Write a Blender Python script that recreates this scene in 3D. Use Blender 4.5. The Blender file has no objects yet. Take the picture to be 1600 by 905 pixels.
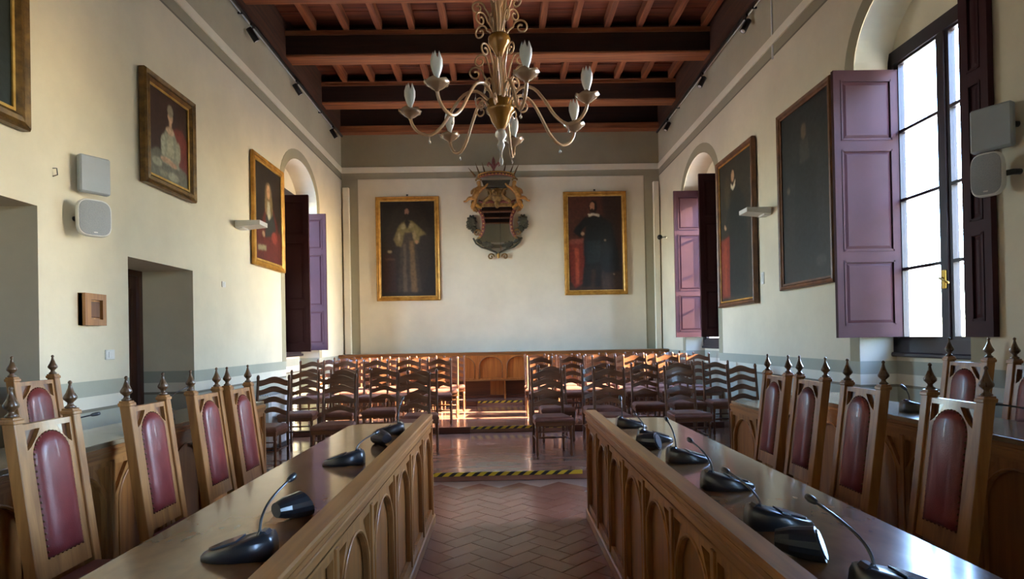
import bpy, math, random
import numpy as np
from mathutils import Vector, Matrix
random.seed(7); rng = np.random.default_rng(7)
PI = math.pi
S = bpy.context.scene
C = S.collection

# ------------------------------------------------------------------ camera
fpx, psi, pit, rol, cyp = 950.0, .0168, .006, .019, 524.0
F = Vector((math.sin(psi)*math.cos(pit), math.cos(psi)*math.cos(pit), math.sin(pit)))
R0 = Vector((math.cos(psi), -math.sin(psi), 0)); U0 = R0.cross(F)
R2 = R0*math.cos(rol) - U0*math.sin(rol); U2 = U0*math.cos(rol) + R0*math.sin(rol)
cam_d = bpy.data.cameras.new('camera'); cam = bpy.data.objects.new('camera', cam_d); C.objects.link(cam)
cam.matrix_world = Matrix(((R2.x, U2.x, -F.x, 0), (R2.y, U2.y, -F.y, 0), (R2.z, U2.z, -F.z, 1.5), (0, 0, 0, 1)))
cam_d.sensor_width = 36; cam_d.lens = 36*fpx/1600; cam_d.shift_y = (cyp-452.5)/1600
cam_d.clip_start = .02; cam_d.clip_end = 300
S.camera = cam

# ------------------------------------------------------------------ world, sun, exposure
SUN_EL, SUN_AZ = math.radians(24), math.radians(4.5)      # azimuth: tilt of the beam from -X towards +Y
beam = Vector((-math.cos(SUN_EL)*math.cos(SUN_AZ), math.cos(SUN_EL)*math.sin(SUN_AZ), -math.sin(SUN_EL)))
W = bpy.data.worlds.new('sky'); S.world = W; W.use_nodes = True
wn = W.node_tree.nodes; bg = wn['Background']
sky = wn.new('ShaderNodeTexSky'); sky.sky_type = 'NISHITA'; sky.sun_disc = False
sky.sun_elevation = SUN_EL
sky.sun_rotation = math.atan2(-beam.x, -beam.y)
sky.altitude = 100; sky.dust_density = .5; sky.ozone_density = 2.0
tint = wn.new('ShaderNodeMix'); tint.data_type = 'RGBA'; tint.blend_type = 'MULTIPLY'; tint.inputs[0].default_value = 1; tint.inputs[7].default_value = (.90, .96, 1.10, 1)
W.node_tree.links.new(sky.outputs[0], tint.inputs[6]); W.node_tree.links.new(tint.outputs[2], bg.inputs[0]); bg.inputs[1].default_value = 2.3
sl = bpy.data.lights.new('sun', 'SUN'); sl.energy = 34; sl.angle = math.radians(.6); sl.color = (1, .80, .56)
so = bpy.data.objects.new('sun', sl); C.objects.link(so); so.rotation_euler = beam.to_track_quat('-Z', 'Y').to_euler()
S.view_settings.view_transform = 'Standard'; S.view_settings.look = 'None'
S.view_settings.gamma = 1; S.view_settings.exposure = 2.05; S.view_settings.use_curve_mapping = False
try:
    S.cycles.max_bounces = 10; S.cycles.diffuse_bounces = 6; S.cycles.glossy_bounces = 4
    S.cycles.transparent_max_bounces = 12; S.cycles.sample_clamp_indirect = 6
except Exception: pass

# ------------------------------------------------------------------ materials
def lin(c):
    return tuple((x/12.92 if x <= .04045 else ((x+.055)/1.055)**2.4) for x in c)
def hexc(h):
    return lin(tuple(int(h[i:i+2], 16)/255 for i in (0, 2, 4)))
def newmat(name, col=(.5, .5, .5), rough=.5, metal=0, spec=.5, coat=0, trans=0, emit=None):
    m = bpy.data.materials.new(name); m.use_nodes = True
    b = m.node_tree.nodes['Principled BSDF']
    b.inputs['Base Color'].default_value = (*col, 1); b.inputs['Roughness'].default_value = rough
    b.inputs['Metallic'].default_value = metal; b.inputs['Specular IOR Level'].default_value = spec
    b.inputs['Coat Weight'].default_value = coat; b.inputs['Coat Roughness'].default_value = .08
    b.inputs['Transmission Weight'].default_value = trans
    return m
def N(m, t, **k):
    n = m.node_tree.nodes.new(t)
    for a, v in k.items(): setattr(n, a, v)
    return n
def L(m, a, b): m.node_tree.links.new(a, b)
def noise_mat(name, c1, c2, scale=(1, 1, 1), nscale=5, rough=.5, bump=.1, detail=6, metal=0, spec=.5, coat=0, bscale=None, dist=0, rvar=0):
    m = newmat(name, c1, rough, metal, spec, coat); b = m.node_tree.nodes['Principled BSDF']
    tc = N(m, 'ShaderNodeTexCoord'); mp = N(m, 'ShaderNodeMapping'); mp.inputs['Scale'].default_value = scale
    oi = N(m, 'ShaderNodeObjectInfo'); ad = N(m, 'ShaderNodeVectorMath', operation='ADD')
    L(m, tc.outputs['Object'], ad.inputs[0]); 
    cb = N(m, 'ShaderNodeVectorMath', operation='SCALE'); L(m, oi.outputs['Location'], cb.inputs[0]); cb.inputs['Scale'].default_value = 1.37
    L(m, cb.outputs[0], ad.inputs[1]); L(m, ad.outputs[0], mp.inputs[0])
    n = N(m, 'ShaderNodeTexNoise'); n.inputs['Scale'].default_value = nscale; n.inputs['Detail'].default_value = detail
    n.inputs['Distortion'].default_value = dist
    L(m, mp.outputs[0], n.inputs[0])
    cr = N(m, 'ShaderNodeValToRGB'); cr.color_ramp.elements[0].position = .3; cr.color_ramp.elements[1].position = .7
    cr.color_ramp.elements[0].color = (*c1, 1); cr.color_ramp.elements[1].color = (*c2, 1)
    L(m, n.outputs[0], cr.inputs[0]); L(m, cr.outputs[0], b.inputs['Base Color'])
    bp = N(m, 'ShaderNodeBump'); bp.inputs['Strength'].default_value = bump; bp.inputs['Distance'].default_value = .01
    if bscale:
        n2 = N(m, 'ShaderNodeTexNoise'); n2.inputs['Scale'].default_value = bscale; n2.inputs['Detail'].default_value = 4
        L(m, tc.outputs['Object'], n2.inputs[0]); L(m, n2.outputs[0], bp.inputs['Height'])
    else: L(m, n.outputs[0], bp.inputs['Height'])
    L(m, bp.outputs[0], b.inputs['Normal'])
    if rvar:
        mr = N(m, 'ShaderNodeMapRange'); mr.inputs[3].default_value = rough-rvar; mr.inputs[4].default_value = rough+rvar
        L(m, n.outputs[0], mr.inputs[0]); L(m, mr.outputs[0], b.inputs['Roughness'])
    return m
CREAM = (.73, .66, .51); OLIVE = (.37, .335, .235); WHITE = (.82, .76, .61); FRIEZE = (.50, .455, .325)
def plaster(name, bands):
    """painted plaster: horizontal painted bands by height, mottled"""
    m = newmat(name, CREAM, .85, 0, .25); b = m.node_tree.nodes['Principled BSDF']
    g = N(m, 'ShaderNodeNewGeometry'); sx = N(m, 'ShaderNodeSeparateXYZ'); L(m, g.outputs['Position'], sx.inputs[0])
    dv = N(m, 'ShaderNodeMath', operation='DIVIDE'); dv.inputs[1].default_value = 6.5; L(m, sx.outputs[2], dv.inputs[0])
    cr = N(m, 'ShaderNodeValToRGB'); cr.color_ramp.interpolation = 'CONSTANT'
    els = cr.color_ramp.elements
    els[0].position = 0; els[0].color = (*bands[0][1], 1)
    els[1].position = bands[1][0]/6.5; els[1].color = (*bands[1][1], 1)
    for z, c in bands[2:]:
        e = els.new(z/6.5); e.color = (*c, 1)
    L(m, dv.outputs[0], cr.inputs[0])
    n = N(m, 'ShaderNodeTexNoise'); n.inputs['Scale'].default_value = .9; n.inputs['Detail'].default_value = 9; n.inputs['Roughness'].default_value = .65
    L(m, g.outputs['Position'], n.inputs[0])
    mr = N(m, 'ShaderNodeMapRange'); mr.inputs[1].default_value = .25; mr.inputs[2].default_value = .75; mr.inputs[3].default_value = .86; mr.inputs[4].default_value = 1.08
    L(m, n.outputs[0], mr.inputs[0])
    mx = N(m, 'ShaderNodeVectorMath', operation='SCALE'); L(m, cr.outputs[0], mx.inputs[0]); L(m, mr.outputs[0], mx.inputs['Scale'])
    L(m, mx.outputs[0], b.inputs['Base Color'])
    n2 = N(m, 'ShaderNodeTexNoise'); n2.inputs['Scale'].default_value = 14; n2.inputs['Detail'].default_value = 5
    L(m, g.outputs['Position'], n2.inputs[0])
    bp = N(m, 'ShaderNodeBump'); bp.inputs['Strength'].default_value = .25; bp.inputs['Distance'].default_value = .006
    L(m, n2.outputs[0], bp.inputs['Height']); L(m, bp.outputs[0], b.inputs['Normal'])
    return m
LINE = (.22, .2, .15); DADO = (.42, .42, .34); DWH = (.74, .70, .58)
BANDS = [(0, DADO), (.962, LINE), (.97, DWH), (1.072, LINE), (1.079, DADO), (1.207, LINE), (1.216, CREAM)]
M = {}
M['wall'] = plaster('painted_plaster', BANDS+[(4.972, LINE), (4.98, OLIVE), (5.13, WHITE), (5.245, FRIEZE)])
M['backwall'] = plaster('olive_plaster', [(0, DADO), (.97, DWH), (1.08, DADO), (1.22, OLIVE), (5.245, (.36, .315, .205))])
M['backwall'].node_tree.nodes  # same recipe, other bands
M['cream'] = plaster('cream_plaster', [(0, CREAM), (.5, CREAM)])
M['white_plaster'] = plaster('white_plaster', [(0, WHITE), (.5, WHITE)])
M['border'] = plaster('grey_border_paint', [(0, OLIVE), (.5, OLIVE)])
def wood(name, a, b, axis='z', rough=.35, coat=.0, bump=.08, ns=4.0, rvar=.06, spec=.5):
    sc = {'x': (.35, 6, 6), 'y': (6, .35, 6), 'z': (6, 6, .35)}[axis]
    return noise_mat(name, a, b, sc, ns, rough, bump, 8, coat=coat, dist=.6, rvar=rvar, spec=spec)
oakA, oakB = hexc('85552b'), hexc('b58046')
for ax in 'xyz': M['oak_'+ax] = wood('oak_'+ax, oakA, oakB, ax, .38, .15)
M['oak_field'] = wood('oak_field', hexc('835227'), hexc('a87038'), 'z', .36, .15)
M['top'] = noise_mat('burl_top', hexc('826041'), hexc('98714b'), (1, .5, 1), 14, .16, .015, 8, coat=.35, dist=.3, rvar=.05)
M['topgrey'] = noise_mat('worn_top', hexc('7d6f58'), hexc('98876a'), (1, .5, 1), 14, .22, .015, 8, coat=.25, dist=.3, rvar=.05)
M['benchwood'] = wood('bench_wood', hexc('8c4c1c'), hexc('b36c2c'), 'z', .35, .2)
M['benchwood_x'] = wood('bench_wood_x', hexc('6d4121'), hexc('93602f'), 'x', .35, .2)
M['chairwood'] = wood('chair_wood', hexc('59351f'), hexc('7c4f33'), 'z', .3, .25)
M['chairwood_x'] = wood('chair_wood_x', hexc('5d3822'), hexc('825438'), 'x', .3, .25)
M['finial'] = wood('finial_wood', hexc('4a3424'), hexc('6b4c30'), 'z', .28, .3)
M['beam'] = wood('beam_wood', hexc('74412a'), hexc('ad6b42'), 'x', .6, 0, .3, 3)
M['joist'] = wood('joist_wood', hexc('6e3c26'), hexc('a5613c'), 'y', .6, 0, .3, 3)
M['board'] = wood('ceiling_board_wood', hexc('4f2719'), hexc('84452c'), 'x', .65, 0, .3, 3)
M['dark_wood'] = wood('dark_brown_wood', hexc('24130e'), hexc('3a2018'), 'x', .6, 0, .3, 3)  # near-black brown for the beam sides and upper back plate
M['fascia'] = wood('fascia_wood', hexc('3a241b'), hexc('62402e'), 'y', .65, 0, .4, 3)
M['shutter'] = noise_mat('shutter_paint', hexc('391d22'), hexc('422329'), (1, 1, 1), 3, .55, .03, spec=.16)
M['frame_paint'] = noise_mat('window_paint', hexc('261a1e'), hexc('2e2126'), (1, 1, 1), 3, .4, .03, spec=.35)
M['door'] = wood('door_wood', hexc('3c2018'), hexc('55301f'), 'z', .4)
M['leather'] = noise_mat('oxblood_leather', hexc('6c2a2b'), hexc('883b36'), (1, 1, 1), 6, .36, .12, coat=.1, bscale=180)
M['seatfab'] = noise_mat('brown_leather_seat', hexc('6e4636'), hexc('85574a'), (1, 1, 1), 12, .5, .1, bscale=120)
M['brass'] = newmat('nail_brass', hexc('6b4a33'), .35, .8)
M['brass2'] = newmat('handle_brass', hexc('c09a4a'), .3, 1)
M['gold'] = noise_mat('gilt', hexc('9a6a22'), hexc('cf9a44'), (1, 1, 1), 8, .4, .15, metal=.35, bscale=60)
M['gold_dark'] = noise_mat('aged_gilt', hexc('4a351a'), hexc('80602e'), (1, 1, 1), 14, .42, .3, metal=.35, bscale=60)
M['gold_edge'] = noise_mat('gilt_slip', hexc('b98c3e'), hexc('dcb76b'), (1, 1, 1), 14, .35, .1, metal=.4)
M['brownframe'] = noise_mat('brown_frame', hexc('573624'), hexc('7b5233'), (1, 1, 1), 8, .45, .1)
M['carved_gold'] = noise_mat('carved_dull_gold', hexc('5b4424'), hexc('9c7a42'), (1, 1, 1), 20, .5, .5, metal=.3)
M['putto'] = noise_mat('gilded_flesh', hexc('94682f'), hexc('c49553'), (1, 1, 1), 20, .45, .3, metal=.25)
M['crimson'] = noise_mat('crimson_gesso', hexc('642b28'), hexc('84423a'), (1, 1, 1), 25, .5, .3)
M['darkleaf'] = noise_mat('dark_leaf', hexc('2c2c26'), hexc('4c4a38'), (1, 1, 1), 25, .5, .4)
M['mirror'] = newmat('mirror_glass', (.86, .88, .86), .02, 1)
M['black'] = newmat('black_metal', (.012, .012, .013), .35)
M['mic'] = newmat('mic_plastic', (.022, .027, .034), .3, 0, .8, .3)  # bluish base colour stands in for reflected sky
M['micgloss'] = newmat('mic_panel', (.04, .06, .085), .24, 0, .9, .4)  # bluer still: sky sheen of the plates put into the colour
M['lens'] = newmat('lamp_lens', (.85, .85, .82), .25)
M['white'] = noise_mat('white_enamel', (.70, .70, .68), (.76, .76, .73), (1, 1, 1), 4, .45, .02)
M['greyplastic'] = noise_mat('grey_plastic', (.34, .38, .42), (.38, .42, .46), (1, 1, 1), 4, .5, .02)
M['grille'] = noise_mat('grey_grille', (.30, .32, .34), (.36, .38, .40), (1, 1, 1), 160, .6, .4)
M['rubber'] = newmat('dark_fitting', (.03, .03, .03), .5)
M['glassgold'] = newmat('amber_glass', hexc('d8b38c'), .12, .0, .8, .5, .3)
M['bowl'] = newmat('amber_bowl_glass', hexc('a87838'), .16, .35, .8, .4, .15)
M['cup'] = newmat('smoky_glass', hexc('b9987a'), .2, .1, .8, .5, .3)
M['bulb'] = newmat('frosted_glass', (.82, .83, .80), .35, 0, .5, .3, .15)
M['crystal'] = newmat('clear_glass', (.9, .88, .82), .05, 0, .8, 0, .7)
M['yellow'] = newmat('hazard_yellow', (.75, .55, .04), .5)
M['stripe_black'] = newmat('hazard_black', (.02, .02, .02), .5)
M['ground'] = noise_mat('paving_outside', (.42, .38, .32), (.5, .46, .38), (1, 1, 1), .3, .9, .1)
M['sun_block'] = noise_mat('sun_block_render', (.6, .5, .35), (.66, .55, .4), (1, 1, 1), .3, .9, .1)
M['sun_block_top'] = noise_mat('sun_block_roofing', (.35, .15, .08), (.45, .2, .1), (1, 1, 1), 3, .9, .3)
M['grout'] = noise_mat('tile_joint', hexc('96786a'), hexc('a58a7b'), (1, 1, 1), 8, .5, .1)
M['platform'] = noise_mat('platform_tile', hexc('835b49'), hexc('a07765'), (1, 3, 1), 2.2, .2, .06, coat=.15, rvar=.08)
M['plank'] = wood('step_board', hexc('4a2416'), hexc('6a3822'), 'x', .35, .2)
def tile_mat():
    m = noise_mat('cotto_tile', hexc('8f5b47'), hexc('9d6b59'), (1, 1, 1), 1.6, .24, .05, coat=.1, bscale=30, rvar=.08)
    b = m.node_tree.nodes['Principled BSDF']; cr = [n for n in m.node_tree.nodes if n.type == 'VALTORGB'][0]
    oi = N(m, 'ShaderNodeObjectInfo'); mr = N(m, 'ShaderNodeMapRange'); mr.inputs[3].default_value = .92; mr.inputs[4].default_value = 1.07
    L(m, oi.outputs['Random'], mr.inputs[0])
    v = N(m, 'ShaderNodeVectorMath', operation='SCALE'); L(m, cr.outputs[0], v.inputs[0]); L(m, mr.outputs[0], v.inputs['Scale'])
    L(m, v.outputs[0], b.inputs['Base Color']); return m
M['tile'] = tile_mat()
def glass_mat():
    m = bpy.data.materials.new('window_glass'); m.use_nodes = True; nt = m.node_tree
    for n in list(nt.nodes): nt.nodes.remove(n)
    o = nt.nodes.new('ShaderNodeOutputMaterial'); t = nt.nodes.new('ShaderNodeBsdfTransparent'); t.inputs[0].default_value = (.93, .95, .95, 1)
    g = nt.nodes.new('ShaderNodeBsdfGlossy'); g.inputs['Roughness'].default_value = .02
    fr = nt.nodes.new('ShaderNodeMapRange'); lw = nt.nodes.new('ShaderNodeLayerWeight'); lw.inputs[0].default_value = .5; pw = nt.nodes.new('ShaderNodeMath'); pw.operation = 'POWER'; pw.inputs[1].default_value = 5
    nt.links.new(lw.outputs['Facing'], pw.inputs[0]); nt.links.new(pw.outputs[0], fr.inputs[0]); fr.inputs[3].default_value = .04; fr.inputs[4].default_value = .9; mx = nt.nodes.new('ShaderNodeMixShader')
    nt.links.new(fr.outputs[0], mx.inputs[0]); nt.links.new(t.outputs[0], mx.inputs[1]); nt.links.new(g.outputs[0], mx.inputs[2]); nt.links.new(mx.outputs[0], o.inputs[0])
    return m
M['glass'] = glass_mat()
def paint_mat():
    m = newmat('oil_paint', (.5, .5, .5), .42, 0, .4, .1); b = m.node_tree.nodes['Principled BSDF']
    a = N(m, 'ShaderNodeAttribute'); a.attribute_name = 'paint'; L(m, a.outputs['Color'], b.inputs['Base Color'])
    tc = N(m, 'ShaderNodeTexCoord'); n = N(m, 'ShaderNodeTexNoise'); n.inputs['Scale'].default_value = 60; L(m, tc.outputs['Object'], n.inputs[0])
    bp = N(m, 'ShaderNodeBump'); bp.inputs['Strength'].default_value = .15; bp.inputs['Distance'].default_value = .004
    L(m, n.outputs[0], bp.inputs['Height']); L(m, bp.outputs[0], b.inputs['Normal']); return m
M['paint'] = paint_mat()

# ------------------------------------------------------------------ mesh helpers
class MB:
    def __init__(s): s.v = []; s.f = []; s.sm = []
    def add(s, vs, fs, smooth=False, mat=None):
        o = len(s.v)
        for p in vs:
            p = Vector(p); s.v.append(mat @ p if mat else p)
        for q in fs: s.f.append([i+o for i in q]); s.sm.append(smooth)
        return s
    def box(s, x0, x1, y0, y1, z0, z1, mat=None, bev=0):
        if bev:
            b = min(bev, abs(x1-x0)/2.2, abs(y1-y0)/2.2, abs(z1-z0)/2.2)
            vs = []
            for z, i in ((z0, b), (z0+b, 0), (z1-b, 0), (z1, b)):
                for (x, y) in ((x0+i, y0+b), (x0+b, y0+i), (x1-b, y0+i), (x1-i, y0+b), (x1-i, y1-b), (x1-b, y1-i), (x0+b, y1-i), (x0+i, y1-b)):
                    vs.append((x, y, z))
            fs = [list(range(7, -1, -1)), list(range(24, 32))]
            for r in range(3):
                for k in range(8): fs.append([r*8+k, r*8+(k+1) % 8, r*8+8+(k+1) % 8, r*8+8+k])
            return s.add(vs, fs, False, mat)
        vs = [(x, y, z) for z in (z0, z1) for (x, y) in ((x0, y0), (x1, y0), (x1, y1), (x0, y1))]
        return s.add(vs, [(3, 2, 1, 0), (4, 5, 6, 7), (0, 1, 5, 4), (1, 2, 6, 5), (2, 3, 7, 6), (3, 0, 4, 7)], False, mat)
    def lathe(s, prof, c=(0, 0, 0), n=12, mat=None, smooth=True):
        vs = []; fs = []
        for (r, z) in prof:
            for k in range(n):
                a = 2*PI*k/n; vs.append((c[0]+r*math.cos(a), c[1]+r*math.sin(a), c[2]+z))
        for i in range(len(prof)-1):
            for k in range(n): fs.append((i*n+k, i*n+(k+1) % n, (i+1)*n+(k+1) % n, (i+1)*n+k))
        if prof[0][0] > 1e-4: fs.append(tuple(range(n-1, -1, -1)))
        if prof[-1][0] > 1e-4: fs.append(tuple((len(prof)-1)*n+k for k in range(n)))
        return s.add(vs, fs, smooth, mat)
    def tube(s, pts, r, n=6, mat=None, flat=1.0):
        pts = [Vector(p) for p in pts]; m = len(pts); vs = []; fs = []
        rr = r if isinstance(r, (list, tuple)) else [r]*m
        t0 = (pts[1]-pts[0]).normalized(); up = Vector((0, 0, 1)) if abs(t0.z) < .9 else Vector((1, 0, 0))
        a = t0.cross(up).normalized()
        for i in range(m):
            t = (pts[min(i+1, m-1)]-pts[max(i-1, 0)]).normalized()
            a = (a - t*a.dot(t)); a = a.normalized() if a.length > 1e-6 else t.orthogonal().normalized()
            b = t.cross(a)
            for k in range(n):
                w = 2*PI*k/n; vs.append(pts[i]+(a*math.cos(w)+b*math.sin(w)*flat)*rr[i])
        for i in range(m-1):
            for k in range(n): fs.append((i*n+k, i*n+(k+1) % n, (i+1)*n+(k+1) % n, (i+1)*n+k))
        fs.append(tuple(range(n-1, -1, -1))); fs.append(tuple((m-1)*n+k for k in range(n)))
        return s.add(vs, fs, True, mat)
    def ball(s, c, rx, ry=None, rz=None, n=10, m=6, mat=None):
        ry = ry or rx; rz = rz or rx; vs = []; fs = []
        for i in range(m+1):
            t = PI*i/m
            for k in range(n):
                w = 2*PI*k/n; vs.append((c[0]+rx*math.sin(t)*math.cos(w), c[1]+ry*math.sin(t)*math.sin(w), c[2]-rz*math.cos(t)))
        for i in range(m):
            for k in range(n): fs.append((i*n+k, i*n+(k+1) % n, (i+1)*n+(k+1) % n, (i+1)*n+k))
        return s.add(vs, fs, True, mat)
    def prism(s, poly, axis, a0, a1, mat=None, smooth=False):
        """poly: 2D points; extruded along axis ('x','y','z') from a0 to a1"""
        n = len(poly)
        def P(p, a): return {'x': (a, p[0], p[1]), 'y': (p[0], a, p[1]), 'z': (p[0], p[1], a)}[axis]
        vs = [P(p, a0) for p in poly]+[P(p, a1) for p in poly]
        fs = [tuple(range(n-1, -1, -1)), tuple(range(n, 2*n))]+[(i, (i+1) % n, n+(i+1) % n, n+i) for i in range(n)]
        return s.add(vs, fs, smooth, mat)
    def mesh(s, name, fixn=True):
        me = bpy.data.meshes.new(name); me.from_pydata([tuple(p) for p in s.v], [], s.f)
        me.polygons.foreach_set('use_smooth', s.sm); me.update()
        if fixn:
            import bmesh
            bm = bmesh.new(); bm.from_mesh(me); bmesh.ops.recalc_face_normals(bm, faces=bm.faces); bm.to_mesh(me); bm.free()
        return me
    def build(s, name, mat, parent=None, loc=None, fixn=True, bevel=0):
        o = bpy.data.objects.new(name, s.mesh(name, fixn)); o.data.materials.append(mat); C.objects.link(o)
        if parent: o.parent = parent
        if loc is not None: o.location = loc
        if bevel:
            b = o.modifiers.new('bevel', 'BEVEL'); b.width = bevel; b.segments = 2; b.limit_method = 'ANGLE'
        return o
def mkobj(name, me, mat, parent=None, loc=None):
    o = bpy.data.objects.new(name, me)
    if mat and not me.materials: me.materials.append(mat)
    C.objects.link(o)
    if parent: o.parent = parent
    if loc is not None: o.location = loc
    return o
def shape2d(splines, half, tf):
    """flat board with holes: first spline outline, others holes; tf maps (u,v,w)->xyz"""
    cu = bpy.data.curves.new('tmp', 'CURVE'); cu.dimensions = '2D'; cu.fill_mode = 'BOTH'; cu.extrude = half
    for sp in splines:
        q = cu.splines.new('POLY'); q.points.add(len(sp)-1); q.use_cyclic_u = True
        for i, p in enumerate(sp): q.points[i].co = (p[0], p[1], 0, 1)
    o = bpy.data.objects.new('tmp', cu); me = bpy.data.meshes.new_from_object(o)
    bpy.data.objects.remove(o); bpy.data.curves.remove(cu)
    for v in me.vertices: v.co = tf(v.co.x, v.co.y, v.co.z)
    me.update(); me.materials.clear()
    for p in me.polygons: p.use_smooth = False
    return me
def arch(cx, w, z0, zs, rise=None, n=14):
    """closed arch outline, anticlockwise from bottom left"""
    r = w/2; rise = r if rise is None else rise
    return [(cx-r, z0), (cx+r, z0)]+[(cx+r*math.cos(PI*k/n), zs+rise*math.sin(PI*k/n)) for k in range(n+1)]
def rect(a, b, c, d): return [(a, c), (b, c), (b, d), (a, d)]
def tag(o, label, cat, group=None):
    o['label'] = label; o['category'] = cat
    if group: o['group'] = group
    return o
def thing(name, label, cat, loc=(0, 0, 0), rz=0, group=None):
    o = bpy.data.objects.new(name, None); C.objects.link(o); o.location = loc; o.rotation_euler = (0, 0, rz)
    return tag(o, label, cat, group)
def struct(o): o['kind'] = 'structure'; return o
def sempty(name, loc=(0, 0, 0), rz=0):
    o = bpy.data.objects.new(name, None); C.objects.link(o); o.location = loc; o.rotation_euler = (0, 0, rz); return struct(o)
def dup(root, loc, rz, label, group=None):
    r = root.copy(); C.objects.link(r); r.location = loc; r.rotation_euler = (0, 0, rz); r['label'] = label
    if group: r['group'] = group
    for ch in list(root.children):
        c = ch.copy(); C.objects.link(c); c.parent = r
        for g in list(ch.children):
            d = g.copy(); C.objects.link(d); d.parent = c
    return r

# ------------------------------------------------------------------ room shell
XL, XR, YF, YB, ZC = -3.38, 3.47, -4.0, 13.1, 6.75
def side_wall(name, x, sgn, ops, border=None):
    """wall in the plane X=x; sgn: outward; ops = (ya, yb, bottom, spring, rise, depth)"""
    b = MB(); ops = sorted(ops); y = YF; TOP = ZC
    for (ya, yb, zb, zs, rise, dep) in ops:
        b.add([(x, y, 0), (x, ya, 0), (x, ya, TOP), (x, y, TOP)], [(0, 1, 2, 3)])
        prof = []
        if rise > 0:
            cy, r = (ya+yb)/2, (yb-ya)/2; n = 20
            prof = [(cy-r*math.cos(PI*k/n), zs+rise*math.sin(PI*k/n)) for k in range(n+1)]
        else: prof = [(ya, zs), (yb, zs)]
        for (p, q) in zip(prof[:-1], prof[1:]):
            b.add([(x, p[0], p[1]), (x, q[0], q[1]), (x, q[0], TOP), (x, p[0], TOP)], [(0, 1, 2, 3)])
        full = [(ya, zb)]+prof+[(yb, zb)]
        for (p, q) in zip(full[:-1], full[1:]):
            b.add([(x, p[0], p[1]), (x, q[0], q[1]), (x+sgn*dep, q[0], q[1]), (x+sgn*dep, p[0], p[1])], [(0, 1, 2, 3)])
        y = yb
    b.add([(x, y, 0), (x, YB, 0), (x, YB, TOP), (x, y, TOP)], [(0, 1, 2, 3)])
    return struct(b.build(name, M['wall'], fixn=False))
# windows: (ya, yb, spring, rise)
WR = [(-3.3, -1.85), (4.44, 5.84), (9.66, 11.42)]
WL = [(9.57, 11.3)]
DEP = .38
side_wall('wall_right', XR, 1, [(a, b, 0, 4.02, .62, DEP) for a, b in WR])
side_wall('wall_left', XL, -1, [(a, b, 0, 4.0, .6, DEP) for a, b in WL]+[(3.35, 4.5, 0, 2.54, 0, .62), (5.57, 6.73, 0, 2.315, 0, .62)])
b = MB(); b.add([(XL, YB, 0), (XR, YB, 0), (XR, YB, ZC), (XL, YB, ZC)], [(0, 1, 2, 3)])
struct(b.build('wall_back', M['backwall'], fixn=False))
b = MB(); b.add([(XL, YF, 0), (XR, YF, 0), (XR, YF, ZC), (XL, YF, ZC)], [(0, 1, 2, 3)])
struct(b.build('wall_front', M['wall'], fixn=False))
# raised cream panel on the back wall, cornice bands, corner boxing
n_trim = [0]
def trim(bm, m):
    n_trim[0] += 1; return struct(bm.build('trim_%d' % n_trim[0], m))
trim(MB().box(-3.03, 3.13, YB-.012, YB+.01, .2, 4.985), M['cream'])
trim(MB().box(XL, XR, YB-.02, YB+.01, 5.125, 5.245), M['white_plaster'])
trim(MB().box(XL-.01, XL+.016, YF, YB-.02, 5.13, 5.245), M['white_plaster'])
trim(MB().box(XR-.016, XR+.01, YF, YB-.02, 5.13, 5.245), M['white_plaster'])
trim(MB().box(-3.345, -3.21, YB-.09, YB, .3, 4.80, bev=.01), M['white_plaster'])
trim(MB().box(3.32, 3.44, YB-.09, YB, .3, 4.84, bev=.01), M['white_plaster'])
for (x, sg, wins, sp, ri) in ((XR, -1, WR, 4.02, .62), (XL, 1, WL, 4.0, .6)):
    for (ya, yb) in wins:            # painted, slightly proud border round each arch
        cy, r, w = (ya+yb)/2, (yb-ya)/2, .16
        outer = [(cy+(r+w), 0)]+[(cy+(r+w)*math.cos(PI*k/20), sp+(ri+w)*math.sin(PI*k/20)) for k in range(21)]+[(cy-(r+w), 0)]
        inner = [(cy-r, 0)]+[(cy-r*math.cos(PI*k/20), sp+ri*math.sin(PI*k/20)) for k in range(21)]+[(cy+r, 0)]
        bb = MB(); k = len(outer); inn = inner[::-1]
        for i in range(k-1):
            q = [outer[i], outer[i+1], inn[i+1], inn[i]]
            if max(p[1] for p in q) <= sp+1e-6: q = [(p[0], max(p[1], 1.216)) for p in q]
            vs = [(x+sg*.004, p[0], p[1]) for p in q]+[(x-sg*.002, p[0], p[1]) for p in q]
            bb.add(vs, [(0, 1, 2, 3), (0, 1, 5, 4), (2, 3, 7, 6)])
        trim(bb, M['border'])

# floor and platforms
fl = struct(MB().box(XL-.7, XR+.5, YF, YB, -.1, -.004).build('floor', M['grout']))
tl, tw = .29, .145
tm = MB().box(-tl/2+.002, tl/2-.002, -tw/2+.002, tw/2-.002, -.012, 0, bev=.002).mesh('floor_tile')
tm.materials.append(M['tile'])
cand = []
def herring():
    res = []
    for a in range(-40, 40):
        for c in range(-20, 20):
            ox = a*tw + c*2*tl; oy = a*tw
            res.append((ox+tl/2, oy+tw/2, 0)); res.append((ox+tl+tw/2, oy+tw-tl/2, 1))
    return res
ca, sa = math.cos(PI/4), math.sin(PI/4)
for (lx, ly, o) in herring():
    wx, wy = lx*ca-ly*sa+.05, lx*sa+ly*ca+4.2
    if -.78 < wx < .92 and 2.35 < wy < 6.40 and not (abs(wx-.05) > .66 and wy < 4.9 and wy < 4.9-0 and abs(wx-.05) > .74):
        cand.append((wx, wy, PI/4+o*PI/2))
cand.sort(key=lambda t: -t[1])
for (wx, wy, rz) in cand[:295]:
    if wy > 6.28: continue
    t = mkobj('floor_tile', tm, None, fl, (wx, wy, random.uniform(-.0012, .0006))); t.rotation_euler = (random.uniform(-.003, .003), random.uniform(-.003, .003), rz)
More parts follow.
